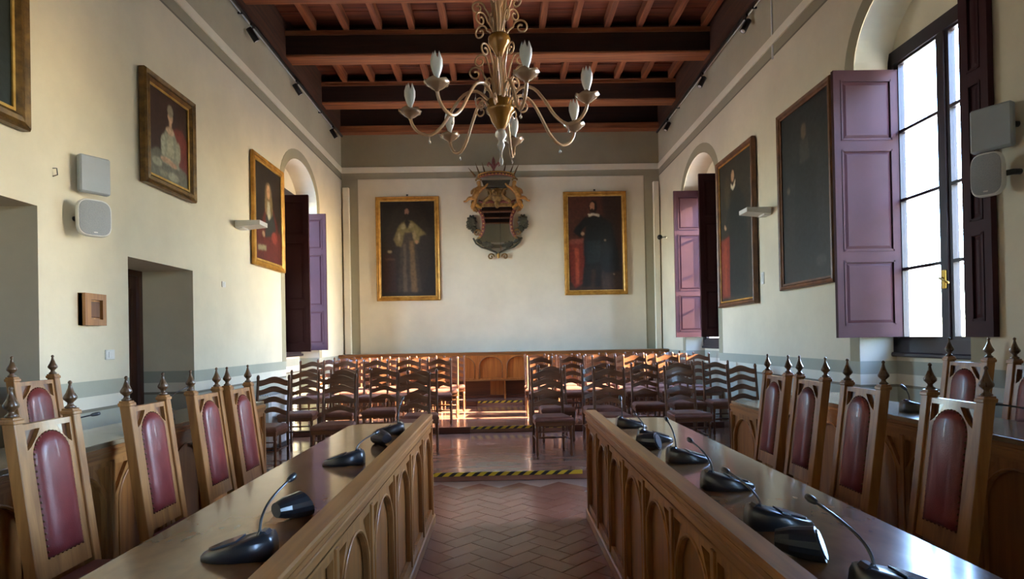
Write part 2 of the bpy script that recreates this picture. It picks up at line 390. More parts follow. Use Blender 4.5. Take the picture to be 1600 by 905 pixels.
p1 = struct(MB().box(XL, XR, 6.46, YB, 0, .09, bev=.004).build('platform_lower', M['platform']))
p2 = struct(MB().box(XL, XR, 9.22, YB, .09, .18, bev=.004).build('platform_middle', M['platform']))
p3 = struct(MB().box(XL, XR, 12.12, YB, .18, .27, bev=.004).build('platform_upper', M['platform']))
p4 = struct(MB().box(XL, -2.42, YF, 5.95, 0, .11, bev=.004).build('platform_left', M['platform']))
p5 = struct(MB().box(2.62, XR, YF, 5.6, 0, .11, bev=.004).build('platform_right', M['platform']))
def tape(par, x0, x1, yf, zt, h=.036):
    t = MB().box(x0, x1, yf-.0035, yf-.0005, zt-h, zt+.0008).add([], []); t.box(x0, x1, yf-.0035, yf+.022, zt, zt+.0015)
    o = t.build('hazard_tape', M['yellow'], par)
    s = MB(); k = 0; x = x0+.02; w = .055
    while x+w+.06 < x1:
        s.prism([(x, zt-h), (x+w, zt-h), (x+w+.05, zt+.002), (x+.05, zt+.002)], 'y', yf-.0048, yf-.003)
        s.prism([(x+.05, yf-.0048), (x+w+.05, yf-.0048), (x+w+.07, yf+.022), (x+.07, yf+.022)], 'z', zt+.0012, zt+.0026)
        x += .122
    st = s.build('black_stripe', M['stripe_black'], o); st['kind'] = 'stuff'
tape(p1, -.86, .83, 6.46, .09)
tape(p2, -.49, .95, 9.22, .18)
tape(p3, -.50, .38, 12.12, .27)
for (par, x0, x1, y, z) in ((p2, -3.3, -.50, 9.22, .18), (p2, .96, 3.35, 9.22, .18), (p3, -3.3, -.52, 12.12, .27), (p3, .40, 3.35, 12.12, .27)):
    MB().box(x0, x1, y-.05, y, z-.085, z+.004, bev=.004).build('riser_board', M['plank'], par)

# ceiling: beams, joists, boards, fascia
ce = struct(MB().box(XL-.4, XR+.4, YF-.1, YB+.1, 6.72, 6.80).build('ceiling', M['board']))
BY = [8.04-1.85*k for k in range(0, 7)]+[9.85, 11.78]
for y in sorted(BY):
    MB().box(XL, XR, y-.155, y+.155, 6.05, 6.50, bev=.015).build('ceiling_beam', M['beam'], ce)
    for sg in (-1, 1):
        cb_ = MB(); cb_.box(XL+.04, XR-.04, min(y+sg*.155, y+sg*.167), max(y+sg*.155, y+sg*.167), 6.085, 6.49); cb_.build('beam_side_board', M['dark_wood'], ce)
        m_ = MB().box(XL, XR, y+sg*.155, y+sg*.185, 6.38, 6.45, bev=.008); m_.build('beam_moulding', M['beam'], ce)
MB().box(XL, XR, 12.90, YB-.001, 5.94, 6.08, bev=.012).build('wall_plate', M['beam'], ce)
MB().box(XL, XR, 12.98, YB-.001, 6.08, 6.70).build('wall_plate', M['dark_wood'], ce)
for (x0, x1) in ((XL+.001, XL+.035), (XR-.035, XR-.001)):
    MB().box(x0, x1, YF, YB-.13, 5.93, 6.72).build('side_fascia', M['fascia'], ce)
ys = sorted(BY)+[13.1]; jm = {}
for y0, y1 in zip([YF]+ys[:-1], ys):
    a, c = y0+.155, y1-.155
    if c-a < .2: continue
    X = -2.90
    for k in range(13):
        x = -2.90+.52*k
        key = ('j', round(c-a, 3))
        if key not in jm:
            jm[key] = MB().box(-.05, .05, -(c-a)/2, (c-a)/2, 6.46, 6.62, bev=.008).mesh('joist'); jm[key].materials.append(M['joist'])
        mkobj('ceiling_joist', jm[key], None, ce, (x, (a+c)/2, 0))
    for k in range(14):
        x0, x1 = -3.34+0.0, 0
        x0 = XL+.04 if k == 0 else -2.90+.52*(k-1)+.05; x1 = XR-.04 if k == 13 else -2.90+.52*k-.05
        mm = MB(); nb = 5
        for q in range(nb):
            ya = a+(c-a)*q/nb; mm.box(x0, x1, ya+.004, a+(c-a)*(q+1)/nb-.004, 6.60+random.uniform(0, .012), 6.64, bev=.005)
        mm.build('ceiling_board', M['board'], ce)

# ------------------------------------------------------------------ windows
def window(n, sgn, xw, ya, yb, ztop_arch_sp, rise, z0=1.36, ztop=4.16):
    """casement window at X = xw seen from the room; masonry apron below, arched lunette above"""
    e = sempty('window_%d' % n, (xw, (ya+yb)/2, 0)); w = (yb-ya)
    # apron and lunette wall (plaster) closing the niche round the frame
    b = MB(); b.box(-.02*sgn, .12*sgn, -w/2, w/2, 0, z0-.06)
    r = w/2; n_ = 20
    pr = [(-r*math.cos(PI*k/n_), ztop_arch_sp+rise*math.sin(PI*k/n_)) for k in range(n_+1)]
    b.prism([(-r, ztop), (r, ztop)]+[p for p in pr[::-1] if p[1] > ztop], 'x', -.02*sgn, .08*sgn)
    b.build('niche_backing', M['wall'], e)
    hw = w/2-.04; fr = MB()
    T = .045
    x0, x1 = (-.05*sgn, .05*sgn)
    fr.box(x0, x1, -w/2, -hw+.03, z0, ztop); fr.box(x0, x1, hw-.03, w/2, z0, ztop)
    fr.box(x0, x1, -w/2, w/2, ztop-.10, ztop+.03); fr.box(x0, x1, -w/2, w/2, z0-.06, z0+.06)
    fr.build('window_frame', M['frame_paint'], e)
    MB().box(x0*1.6, x1, -w/2, w/2, z0-.10, z0-.058, bev=.01).build('window_sill', M['frame_paint'], e)
    gz0, gz1 = z0+.09, ztop-.12
    for s in (-1, 1):
        yc = s*(hw-.03+.02)/2; half = (hw-.03-.02)/2
        outer = rect(yc-half, yc+half, z0+.05, ztop-.09); N_ = 4; holes = []
        gw = half-.055; h = (gz1-gz0-3*.028)/4
        for k in range(4):
            a = gz0+k*(h+.028); holes.append(rect(yc-gw, yc+gw, a, a+h))
        me = shape2d([outer]+holes, .028, lambda u, v, w_: Vector((w_, u, v)))
        sash = mkobj('casement', me, M['frame_paint'], e)
        for k in range(4):
            a = gz0+k*(h+.028)
            MB().box(-.003, .003, yc-gw, yc+gw, a, a+h).build('pane', M['glass'], sash)
    MB().box(-.045, .045, -.035, .035, z0+.05, ztop-.09).build('centre_post', M['frame_paint'], e)
    hb = MB(); hb.box(-.062*sgn, -.045*sgn, -.02, .02, 1.86, 2.02, bev=.004)
    hb.tube([(-.06*sgn, 0, 1.95), (-.10*sgn, 0, 1.95), (-.10*sgn, -.05, 1.93), (-.10*sgn, -.11, 1.90)], .009)
    hb.build('handle', M['brass2'], e)
    return e
k = 0
for (ya, yb) in WR:
    k += 1; window(k, 1, XR+DEP, ya, yb, 4.02, .62)
for (ya, yb) in WL:
    k += 1; window(k, -1, XL-DEP, ya, yb, 4.0, .6)
# portals help the sky light through the windows
for (sg, x, wins) in ((1, XR+DEP+.15, WR), (-1, XL-DEP-.15, WL)):
    for (ya, yb) in wins:
        a = bpy.data.lights.new('window_portal', 'AREA'); a.shape = 'RECTANGLE'; a.size = 3.0; a.size_y = yb-ya+.1
        a.cycles.is_portal = True
        o = bpy.data.objects.new('window_portal', a); C.objects.link(o); o.location = (x, (ya+yb)/2, 2.75)
        o.rotation_euler = Vector((-sg, 0, 0)).to_track_quat('-Z', 'Y').to_euler()
        o.rotation_euler = (Matrix(((0, 0, sg), (0, 1, 0), (-sg, 0, 0)))).to_euler()

def shutter(label, loc, rz, w, z0, z1, hinge_side=1, small=False, group=None):
    """leaf in local XZ plane, from x=0 (hinge) to x=w"""
    t = thing('shutter_leaf', label, 'shutter', loc, rz, group)
    h = z1-z0; a, m_, t_ = .075, .075, .095
    za, zb = z0+.12, z0+h*.285; zc, zd = zb+.10, z0+h*.70; ze, zf = zd+.10, z1-.10
    holes = [rect(a, w-a, za, zb), rect(a, w-a, zc, zd), rect(a, w-a, ze, zf)]
    me = shape2d([rect(0, w, z0, z1)]+holes, .021, lambda u, v, q: Vector((u, q, v)))
    mkobj('leaf_frame', me, M['shutter'], t)
    for (p0, p1) in ((za, zb), (zc, zd), (ze, zf)):
        b = MB(); b.box(a, w-a, -.008, .008, p0, p1)
        x0, x1, i, f = a+.045, w-a-.045, .03, .016
        for s in (-1, 1):
            vs = [(a+.02, s*.008, p0+.02), (w-a-.02, s*.008, p0+.02), (w-a-.02, s*.008, p1-.02), (a+.02, s*.008, p1-.02),
                  (x0, s*f, p0+.045), (x1, s*f, p0+.045), (x1, s*f, p1-.045), (x0, s*f, p1-.045)]
            b.add(vs, [(4, 5, 6, 7), (0, 1, 5, 4), (1, 2, 6, 5), (2, 3, 7, 6), (3, 0, 4, 7)])
        b.build('leaf_panel', M['shutter'], t)
        mo = MB()
        for s in (-1, 1):
            y0_, y1_ = (s*.019, s*.026)
            mo.box(a-.006, a+.012, min(y0_, y1_), max(y0_, y1_), p0-.006, p1+.006); mo.box(w-a-.012, w-a+.006, min(y0_, y1_), max(y0_, y1_), p0-.006, p1+.006)
            mo.box(a, w-a, min(y0_, y1_), max(y0_, y1_), p0-.006, p0+.012); mo.box(a, w-a, min(y0_, y1_), max(y0_, y1_), p1-.012, p1+.006)
        mo.build('panel_moulding', M['shutter'], t)
    hb = MB()
    for z in (z0+.35, z0+h*.5, z1-.35): hb.lathe([(.009, -.05), (.012, -.045), (.012, .045), (.009, .05)], (-.008, 0, z), 8)
    hb.build('hinge', M['rubber'], t)
    return t
# big right window: far leaf stands out of the niche towards the room, near leaf lies on the wall
shutter('large purple-brown shutter leaf open beside the bright near right window', (XR+.36, 5.745, 0), PI, .63, 1.45, 4.0)
shutter('dark shutter leaf flat on the right wall behind the loudspeakers', (XR-.03, 4.43, 0), -PI/2, .26, 1.45, 4.05)
shutter('purple shutter leaf, further of two at the far right window', (XR+.34, 11.28, 0), PI, .56, 1.47, 4.2)
shutter('black-looking shutter leaf in shade, nearer of two at the far right window', (XR+.34, 9.72, 0), PI, .60, 1.47, 4.1)
shutter('dark brown shutter leaf in shade, nearer of two at the left window', (XL-.32, 9.66, 0), 0, .68, 1.36, 3.84)
shutter('purple shutter leaf, further of two at the left window', (XL-.32, 11.2, 0), 0, .51, 1.36, 3.86)

# doors in the left niches
def door(n, ya, yb, zt):
    e = sempty('door_%d' % n, (XL-.60, (ya+yb)/2, 0)); w = yb-ya
    me = shape2d([rect(-w/2, w/2, 0, zt), rect(-w/2+.06, w/2-.06, 0.0+.01, zt-.06)], .05, lambda u, v, q: Vector((q, u, v)))
    mkobj('door_frame', me, M['door'], e)
    for s in (-1, 1):
        h = w/2-.065; y0, y1 = (0.002, h) if s > 0 else (-h, -.002)
        holes = [rect(y0+.09, y1-.09, .2, .95), rect(y0+.09, y1-.09, 1.08, zt-.2)]
        lf = mkobj('door_leaf', shape2d([rect(y0, y1, .01, zt-.06)]+holes, .02, lambda u, v, q: Vector((q, u, v))), M['door'], e)
        for hh in holes:
            MB().box(-.01, .012, hh[0][0], hh[1][0], hh[0][1], hh[2][1]).build('door_panel', M['door'], lf)
    MB().tube([(.02, -.04, 1.05), (.06, -.04, 1.05), (.06, -.14, 1.05)], .01).build('door_handle', M['brass2'], e)
door(1, 3.35, 4.5, 2.54); door(2, 5.57, 6.73, 2.315)

# outside: street level, plus an added unseen block shading the nearer windows
struct(MB().box(-60, 70, -60, 70, -5.3, -5.2).build('ground_outside', M['ground']))
hs = sempty('sun_block_outside', (12.5, 3.0, -5.2))
MB().box(0, 5, -9.0, 2.9, 0, 13.0).build('sun_block_wall', M['sun_block'], hs)
MB().prism([(-.4, 13.0), (5.4, 13.0), (2.5, 14.4)], 'y', -9.3, 3.1).build('sun_block_roof', M['sun_block_top'], hs)

# ------------------------------------------------------------------ desks
def desk(label, xf, sgn, y0, y1, depth, zt, zl, bay, z_floor=0, wood_k='oak', top_m='top', ledge=True, end_far=True):
    """front face in the plane X=xf, body extends towards sgn*X (sitter's side). Local origin on the floor at the front, y0"""
    t = thing('council_desk', label, 'desk', (xf, y0, z_floor)); Ln = y1-y0
    zt -= z_floor; zl -= z_floor
    def bx(x0, x1, *a, **k):
        x0, x1 = sorted((x0*sgn, x1*sgn)); return MB().box(x0, x1, *a, **k)
    # top with a rounded far corner
    rc = .13; pts = [(0.0*sgn, .0), (depth*sgn, 0)]
    for k in range(7):
        a = PI/2*k/6; pts.append(((depth-rc+rc*math.cos(a))*sgn, Ln-rc+rc*math.sin(a)))
    pts.append((0, Ln))
    MB().prism(pts, 'z', zt-.035, zt).build('desktop', M[top_m], t, bevel=.005)
    if ledge:
        m_ = bx(-.012, .078, -.0, Ln+.012, zl-.028, zl, bev=.007); m_.build('front_ledge', M[wood_k+'_y'], t)
        m_ = bx(.0, .07, 0, Ln, zt, zl-.028); m_.build('ledge_rail', M[wood_k+'_y'], t)
    m_ = bx(-.009, .0, 0, Ln+.008, zl-.085, zl-.027); m_.box(min(-.016*sgn, 0), max(-.016*sgn, 0), 0, Ln+.01, zl-.062, zl-.044, bev=.004) 
    o2 = m_.build('cornice_moulding', M[wood_k+'_y'], t)
    zp = zl-.10
    bx(.0, .03, 0, Ln, zp-.012, zl-.028).build('top_rail', M[wood_k+'_y'], t)
    bx(-.02, .03, 0, Ln+.02, 0, .085, bev=.008).build('plinth', M[wood_k+'_y'], t)
    # far end panel
    bx(.03, depth-.06, Ln-.035, Ln-.005, .0, zt-.035).build('end_panel', M[wood_k+'_z'], t)
    # arcaded front, one board with holes per bay
    nb = max(1, int(Ln/bay)); h0, h1 = .085, zp-.012; cache = {}
    W_ = bay; aw = W_*.76; rr = aw/2; zs = h1-.05-rr
    ho = [rect(-W_/2, W_/2, h0, h1), arch(0, aw, h0+.055, zs)]
    for s in (-1, 1):
        xo = W_/2-.028
        ho.append(
                  [(s*xo, h1-.028), (s*xo, zs+rr*.28), (s*(rr*.93+.02), zs+rr*.52), (s*(rr*.74+.02), zs+rr*.80), (s*(rr*.52+.02), h1-.028)])
    fm = shape2d(ho, .011, lambda u, v, q: Vector((q*1.0+.011*sgn, u, v))); fm.materials.append(M[wood_k+'_z'])
    am = MB()                                                     # raised bead round the arch
    pr = arch(0, aw+.018, h0+.055, zs)[2:]
    am.tube([(-.001*sgn, p[0], p[1]) for p in [(aw/2+.009, h0+.055)]+pr+[(-aw/2-.009, h0+.055)]], .007, 5)
    amm = am.mesh('arch_bead'); amm.materials.append(M[wood_k+'_z'])
    pm = bx(.024, .036, -W_/2+.02, W_/2-.02, h0, h1).mesh('field_panel'); pm.materials.append(M['oak_field'] if wood_k == 'oak' else M['benchwood'])
    sm = bx(-.010, .004, -.018, .018, h0, h1, bev=.003).mesh('pilaster'); sm.materials.append(M[wood_k+'_z'])
    for k in range(nb):
        yc = Ln-.012-bay*(k+.5)
        if y0+yc < -1.2: break
        f_ = mkobj('arcade_bay', fm, None, t, (0, yc, 0))
        mkobj('field_panel', pm, None, f_); mkobj('arch_bead', amm, None, f_)
        mkobj('pilaster', sm, None, t, (0, yc+bay/2, 0))
    bx(.03, .05, 0, Ln-.03, h0, h1).build('backing_board', M[wood_k+'_z'], t)
    for yy in (Ln*.33, Ln*.66):
        bx(.05, .16, yy-.015, yy+.015, 0, zt-.035).build('support_panel', M[wood_k+'_z'], t)
    return t
desk('long wooden council desk left of the aisle, arched panels', -.590, -1, -1.2, 4.98, .65, .83, .90, .57)
desk('long wooden council desk right of the aisle, arched panels', .690, 1, -1.2, 5.02, .65, .83, .90, .50)
desk('left outer wooden desk on the wall side, behind the red leather chairs', -2.30, -1, -1.2, 5.90, .50, .945, .945, .57, 0, ledge=False, top_m='topgrey')
desk('right outer wooden desk on the window side, behind the dark leather chairs', 2.50, 1, -1.2, 5.50, .50, .965, .965, .57, 0, ledge=False, top_m='topgrey')
desk('short lower desk past the end of the right outer desk', 2.42, 1, 5.68, 6.42, .50, .80, .80, .62, 0, ledge=False, top_m='topgrey')

# long arcaded bench front along the back wall
def back_bench():
    t = thing('presidency_bench', 'long orange-brown arched wooden bench along the back wall', 'bench', (0, 12.56, .27))
    x0, x1 = XL+.02, XR-.02; H = .965
    MB().box(x0, x1, -.02, .44, H-.035, H, bev=.008).build('bench_top', M['benchwood_x'], t)
    MB().box(x0, x1, -.012, .03, H-.07, H-.035, bev=.006).build('top_moulding', M['benchwood_x'], t)
    bay = .565; z0, z1 = .40, H-.07; aw = bay*.80; zs = z1-.03-aw/2*.8
    ho = [rect(-bay/2, bay/2, z0, z1), arch(0, aw, z0+.03, zs, aw/2*.8)]
    fm = shape2d(ho, .014, lambda u, v, q: Vector((u, q+.008, v))); fm.materials.append(M['benchwood'])
    bd = MB(); bp = [(x, z) for x, z in arch(0, aw+.016, z0+.03, zs, aw/2*.8+.008)[2:]]
    bd.tube([(p[0], -.008, p[1]) for p in [(aw/2+.008, z0+.03)]+bp+[(-aw/2-.008, z0+.03)]], .009, 5); bdm = bd.mesh('arch_bead'); bdm.materials.append(M['benchwood_x'])  # darker bead drawn round each arch in place of the gap's shade
    pm = MB().box(-bay/2+.01, bay/2-.01, .040, .048, z0, z1).mesh('field_panel'); pm.materials.append(M['benchwood'])
    sm = MB().box(-.022, .022, -.012, .004, z0, z1, bev=.004).mesh('pilaster'); sm.materials.append(M['benchwood'])
    n = 12; w = (x1-x0)/n
    for k in range(n):
        xc = x0+w*(k+.5)
        f_ = mkobj('arcade_bay', fm, None, t, (xc, 0, 0)); f_.scale = (w/bay, 1, 1); mkobj('field_panel', pm, None, f_); mkobj('arch_bead', bdm, None, f_)
        mkobj('pilaster', sm, None, t, (x0+w*k+.0 if k else x0+.022, 0, 0))
    MB().box(x0, x1, -.012, .03, z0-.03, z0, bev=.005).build('lower_moulding', M['benchwood_x'], t)
    MB().box(x0, x1, .28, .30, 0, z0-.03).build('recessed_back_board', M['plank'], t)
    MB().box(x0, x1, .05, .062, z0, z1).build('backing_board', M['benchwood'], t)
    for k in range(0, n+1, 2):
        xc = min(max(x0+w*k, x0+.03), x1-.03)
        br = MB().prism([(.02, 0), (.28, 0), (.28, z0-.03), (.02, z0-.03), (.06, .25), (.07, .1)], 'x', xc-.018, xc+.018)
        br.build('bracket', M['benchwood'], t)
    for k in (5, 7): MB().box(x0+w*k+.26, x0+w*(k+1)-.03, .27, .285, .02, z0-.04).build('lower_panel', M['benchwood'], t)
    MB().box(x0, x1, .20, .32, 0, .06, bev=.006).build('plinth', M['plank'], t)
back_bench()

# ------------------------------------------------------------------ gothic council chair
TAN = math.tan(math.radians(7.5))
def rake(v):                                   # lean the back above the seat
    z = v.z; return Vector((v.x-(z-.45)*TAN if z > .45 else v.x, v.y, z))
def council_chair(label, loc, rz, group):
    t = thing('council_chair', label, 'chair', loc, rz, group)
    hw = .178
    for s in (-1, 1):
        b = MB(); y = s*hw
        b.box(-.028, .028, y-.024, y+.024, .45, 1.205, bev=.003)
        b.box(-.034, .034, y-.030, y+.030, 1.175, 1.195, bev=.004)
        b.v = [rake(Vector(v)) for v in b.v]
        b.add([(-.10, y-.022, 0), (-.055, y-.022, 0), (-.055, y+.022, 0), (-.10, y+.022, 0), (-.028, y-.024, .45), (.028, y-.024, .45), (.028, y+.024, .45), (-.028, y+.024, .45)],
              [(3, 2, 1, 0), (4, 5, 6, 7), (0, 1, 5, 4), (1, 2, 6, 5), (2, 3, 7, 6), (3, 0, 4, 7)])
        p = b.build('back_post', M['oak_z'], t)
        f_ = MB().lathe([(.020, 0), (.026, .008), (.014, .018), (.012, .028), (.029, .046), (.030, .056), (.018, .078), (.010, .10), (.006, .118), (.010, .125), (.007, .133), (0, .137)], (-(1.205-.45)*TAN, y, 1.203), 8)
        f_.build('finial', M['finial'], p)
    # back frame board with arch opening and pierced spandrels
    zi0, zi1, wi = .49, 1.168, hw-.024
    aw = .225; zs = 1.125-aw/2
    ho = [rect(-wi, wi, zi0, zi1), arch(0, aw, .575, zs)]
    for s in (-1, 1): ho.append([(s*(wi-.018), zi1-.026), (s*(wi-.018), zi1-.115), (s*(aw/2+.012-.012), zs+.055), (s*(aw/2-.035), zs+.092), (s*(aw/2-.06), zi1-.026)])
    me = shape2d(ho, .016, lambda u, v, q: rake(Vector((q, u, v)))); mkobj('back_frame', me, M['oak_z'], t)
    MB().box(-.012, -.004, -wi, wi, zi0+.05, zi1-.01).build('back_board', M['chairwood'], t).data.transform(Matrix(((1, 0, -TAN, .45*TAN), (0, 1, 0, 0), (0, 0, 1, 0), (0, 0, 0, 1))))
    # padded leather: domed panel
    pr = arch(0, aw, .575, zs, n=16); c = (0, .83); b = MB(); rings = ((1.0, .010), (.93, .022), (.80, .034), (.5, .042), (.0, .045))
    vs = []; fs = []; n = len(pr)
    # subdivide long straight sides for a smooth pad
    P = []
    for i in range(n):
        p, q = pr[i], pr[(i+1) % n]; d = math.dist(p, q); kk = max(1, int(d/.05))
        for j in range(kk): P.append((p[0]+(q[0]-p[0])*j/kk, p[1]+(q[1]-p[1])*j/kk))
    n = len(P)
    for (k, dx) in rings[:-1]:
        for p in P:
            # shrink towards the spine of the pad, not to a point
            sy = c[1]+max(-.2, min(.2, p[1]-c[1]))
            vs.append(rake(Vector((dx, p[0]*k, sy+(p[1]-sy)*k))))
    m_ = len(rings)-1
    for i in range(m_-1):
        for j in range(n): fs.append((i*n+j, i*n+(j+1) % n, (i+1)*n+(j+1) % n, (i+1)*n+j))
    fs.append(tuple((m_-1)*n+j for j in range(n)))
    b.add(vs, fs, True); pad = b.build('leather_pad', M['leather'], t)
    nb_ = MB(); acc = 0
    for i in range(n):
        p, q = P[i], P[(i+1) % n]; d = math.dist(p, q)
        for j in (0, .5) if d > .035 else (0,):
            u, v = p[0]+(q[0]-p[0])*j, p[1]+(q[1]-p[1])*j
            sy = c[1]+max(-.2, min(.2, v-c[1])); u *= .955; v = sy+(v-sy)*.955
            nb_.ball(rake(Vector((.017, u, v))), .007, .006, .006, 6, 3)
    nn = nb_.build('nailheads', M['brass'], pad); nn['kind'] = 'stuff'
    # seat and legs
    MB().box(-.01, .42, -.19, .19, .37, .43, bev=.006).build('seat_frame', M['oak_x'], t)
    MB().box(.0, .415, -.18, .18, .43, .475, bev=.022).build('seat_pad', M['leather'], t)
    for s in (-1, 1):
        MB().lathe([(.018, 0), (.024, .03), (.016, .06), (.022, .2), (.026, .30), (.018, .33), (.026, .37)], (.385, s*.165, 0), 8).build('front_leg', M['oak_z'], t)
        MB().box(-.05, .38, s*.165-.012, s*.165+.012, .16, .195, bev=.004).build('side_stretcher', M['oak_x'], t)
    MB().box(.16, .19, -.16, .16, .165, .19, bev=.004).build('cross_stretcher', M['oak_y'], t)
    return t
GC = 'gothic council chairs'
cc = council_chair('red leather gothic chair nearest the camera on the left', (-2.00, 2.81, 0), 0, GC)
def place(loc, rz, label): dup(cc, loc, rz, label, GC)
place((-1.935, 3.50, 0), 0, 'red leather gothic chair, second from the camera in the left row')
place((-1.91, 4.13, 0), 0, 'red leather gothic chair, third from the camera in the left row')
place((-1.87, 4.56, 0), 0, 'red leather gothic chair at the far end of the left row')
place((-3.06, 4.15, .11), 0, 'red leather gothic chair against the left wall behind the outer desk')
place((-3.04, 3.30, .11), 0, 'red leather gothic chair cut off by the left edge of the picture')
place((2.06, 4.74, 0), PI, 'dark leather gothic chair at the far end of the right row')
place((2.06, 4.21, 0), PI, 'dark leather gothic chair, second from the far end of the right row')
place((2.04, 3.56, 0), PI, 'dark leather gothic chair, second from the camera in the right row')
place((2.06, 2.86, 0), PI, 'dark leather gothic chair nearest the camera on the right')
place((3.13, 4.16, .11), PI, 'leather gothic chair under the near right window, behind the outer desk')
place((3.13, 3.60, .11), PI, 'leather gothic chair cut off by the right edge of the picture')

# ------------------------------------------------------------------ ladder-back chair (front towards -Y)
def ladder_chair(label, loc, rz, group):
    t = thing('ladder_back_chair', label, 'chair', loc, rz, group)
    hx = .188; yb = .0
    def lean(v):
        z = v.z; return Vector((v.x, v.y+(max(z-.44, 0))*.13, z))
    for s in (-1, 1):
        b = MB().lathe([(.014, 0), (.018, .02), (.017, .2), (.019, .44), (.017, .7), (.016, .98), (.019, .99), (.020, 1.01), (.012, 1.03), (0, 1.035)], (s*hx, yb, 0), 7)
        b.v = [lean(Vector(v)) for v in b.v]; b.build('back_post', M['chairwood'], t)
    for z, h in ((.58, .055), (.70, .06), (.82, .065), (.93, .075)):
        n = 12; top = []; bot = []
        for k in range(n+1):
            u = -1+2*k/n; x = u*(hx-.008); wv = .5+.5*math.cos(PI*u)
            top.append((x, z+.012+h*.30+wv*.048)); bot.append((x, z-h*.42+wv*.038))
        b = MB(); pts = top+bot[::-1]
        vs = []; fs = []
        for q in (-.009, .009):
            for (x, zz) in pts: vs.append(lean(Vector((x, q+.02*(1-(x/hx)**2), zz))))
        m_ = len(pts)
        for k in range(n):
            fs.append((k, k+1, m_-2-k, m_-1-k)); fs.append((m_+m_-1-k, m_+m_-2-k, m_+k+1, m_+k))
        for k in range(m_): fs.append((k, (k+1) % m_, m_+(k+1) % m_, m_+k))
        b.add(vs, fs); b.build('ladder_slat', M['chairwood_x'], t)
    # seat: trapezoid apron and cushion
    def trap(x0, x1, y0, y1, z0, z1, cr):
        b = MB(); vs = []; rings = ((z0, 0), (z1-cr*1.0, 0.0), (z1-cr*.4, .008), (z1, .03))
        for z, i in rings: vs += [(-x0+i, y0+i, z), (-x0*.5, y0+i-.004, z), (x0*.5, y0+i-.004, z), (x0-i, y0+i, z), (x1-i, y1-i, z), (-x1+i, y1-i, z)]
        fs = [(5, 4, 3, 2, 1, 0), (18, 19, 20, 21, 22, 23)]
        for r in range(3):
            for k in range(6): fs.append((r*6+k, r*6+(k+1) % 6, r*6+6+(k+1) % 6, r*6+6+k))
        return b.add(vs, fs)
    trap(.225, .195, -.42, .0, .372, .425, .004).build('seat_apron', M['chairwood_x'], t)
    trap(.235, .197, -.43, -.01, .425, .475, .03).build('seat_cushion', M['seatfab'], t)
    for s in (-1, 1):
        MB().lathe([(.010, 0), (.020, .02), (.022, .045), (.013, .07), (.017, .10), (.013, .2), (.022, .28), (.014, .31), (.022, .33), (.022, .372)], (s*.205, -.395, 0), 8).build('front_leg', M['chairwood'], t)
        MB().tube([(s*.19, -.01, .2), (s*.203, -.385, .2)], .009, 6).build('side_stretcher', M['chairwood'], t)
    MB().tube([(-.2, -.2, .2), (0, -.2, .2), (.2, -.2, .2)], [.008, .015, .008], 6).build('cross_stretcher', M['chairwood'], t)
    MB().tube([(-.205, -.392, .30), (0, -.392, .30), (.205, -.392, .30)], [.007, .012, .007], 6).build('front_stretcher', M['chairwood'], t)
    return t
Ycol = {}
rows = {   # row: (list of (x of back, y of back, rot)), floor
 'L1': ([(-2.74, 7.25, -.05), (-1.96, 7.30, .05), (-1.08, 7.35, .0)], .09),
 'L2': ([(-2.76, 8.5, .02), (-2.23, 8.55, -.02), (-1.70, 8.70, .02), (-1.06, 8.02, .06)], .09),
 'L3': ([(-3.08, 9.85, .02), (-2.56, 9.9, -.02), (-2.05, 9.85, .02), (-1.54, 9.95, -.02), (-1.03, 9.9, .02)], .18),
 'L4': ([(-3.06, 10.7, -.02), (-2.54, 10.75, .02), (-2.02, 10.7, .0), (-1.50, 10.78, .02), (-.98, 10.7, -.02)], .18),
 'L5': ([(-3.0, 11.55, .02), (-2.48, 11.5, -.02), (-1.96, 11.6, .02), (-1.44, 11.5, .0), (-.92, 11.6, -.02)], .18),
 'R1': ([(.56, 7.60, .10), (1.34, 7.62, -.05), (2.26, 7.68, .05), (3.08, 7.72, .06)], .09),
 'R2': ([(.70, 8.55, .10), (1.30, 8.42, .05), (2.06, 8.75, -.03), (2.62, 8.9, .02), (3.16, 8.9, .02)], .09),
 'R3': ([(.62, 9.8, .03), (1.14, 9.9, -.02), (1.66, 9.85, .02), (2.18, 9.92, .0), (2.70, 9.85, .02), (3.215, 9.9, -.02)], .18),
 'R4': ([(.62, 10.65, -.02), (1.14, 10.7, .02), (1.66, 10.72, .0), (2.18, 10.65, .02), (2.70, 10.72, -.02), (3.215, 10.7, .01)], .18),
 'R5': ([(.62, 11.5, .02), (1.14, 11.55, -.02), (1.66, 11.5, .02), (2.18, 11.6, -.02), (2.70, 11.52, .02), (3.215, 11.55, .0)], .18)}
ordn = ['aisle end', 'second from the aisle', 'third from the aisle', 'fourth from the aisle', 'fifth from the aisle', 'sixth from the aisle']
rown = ['front row', 'second row', 'third row', 'fourth row', 'last row']
proto = None
for key, (lst, z) in rows.items():
    side = 'left' if key[0] == 'L' else 'right'; srt = sorted(range(len(lst)), key=lambda i: abs(lst[i][0]))
    for i, (x, y, r) in enumerate(lst):
        o = srt.index(i)
        lab = 'ladder-back chair, %s block, %s, %s' % (side, rown[int(key[1])-1], ordn[o])
        gp = 'ladder-back audience chairs'
        if proto is None: proto = ladder_chair(lab, (x, y, z), r, gp)
        else: dup(proto, (x, y, z), r, lab, gp)

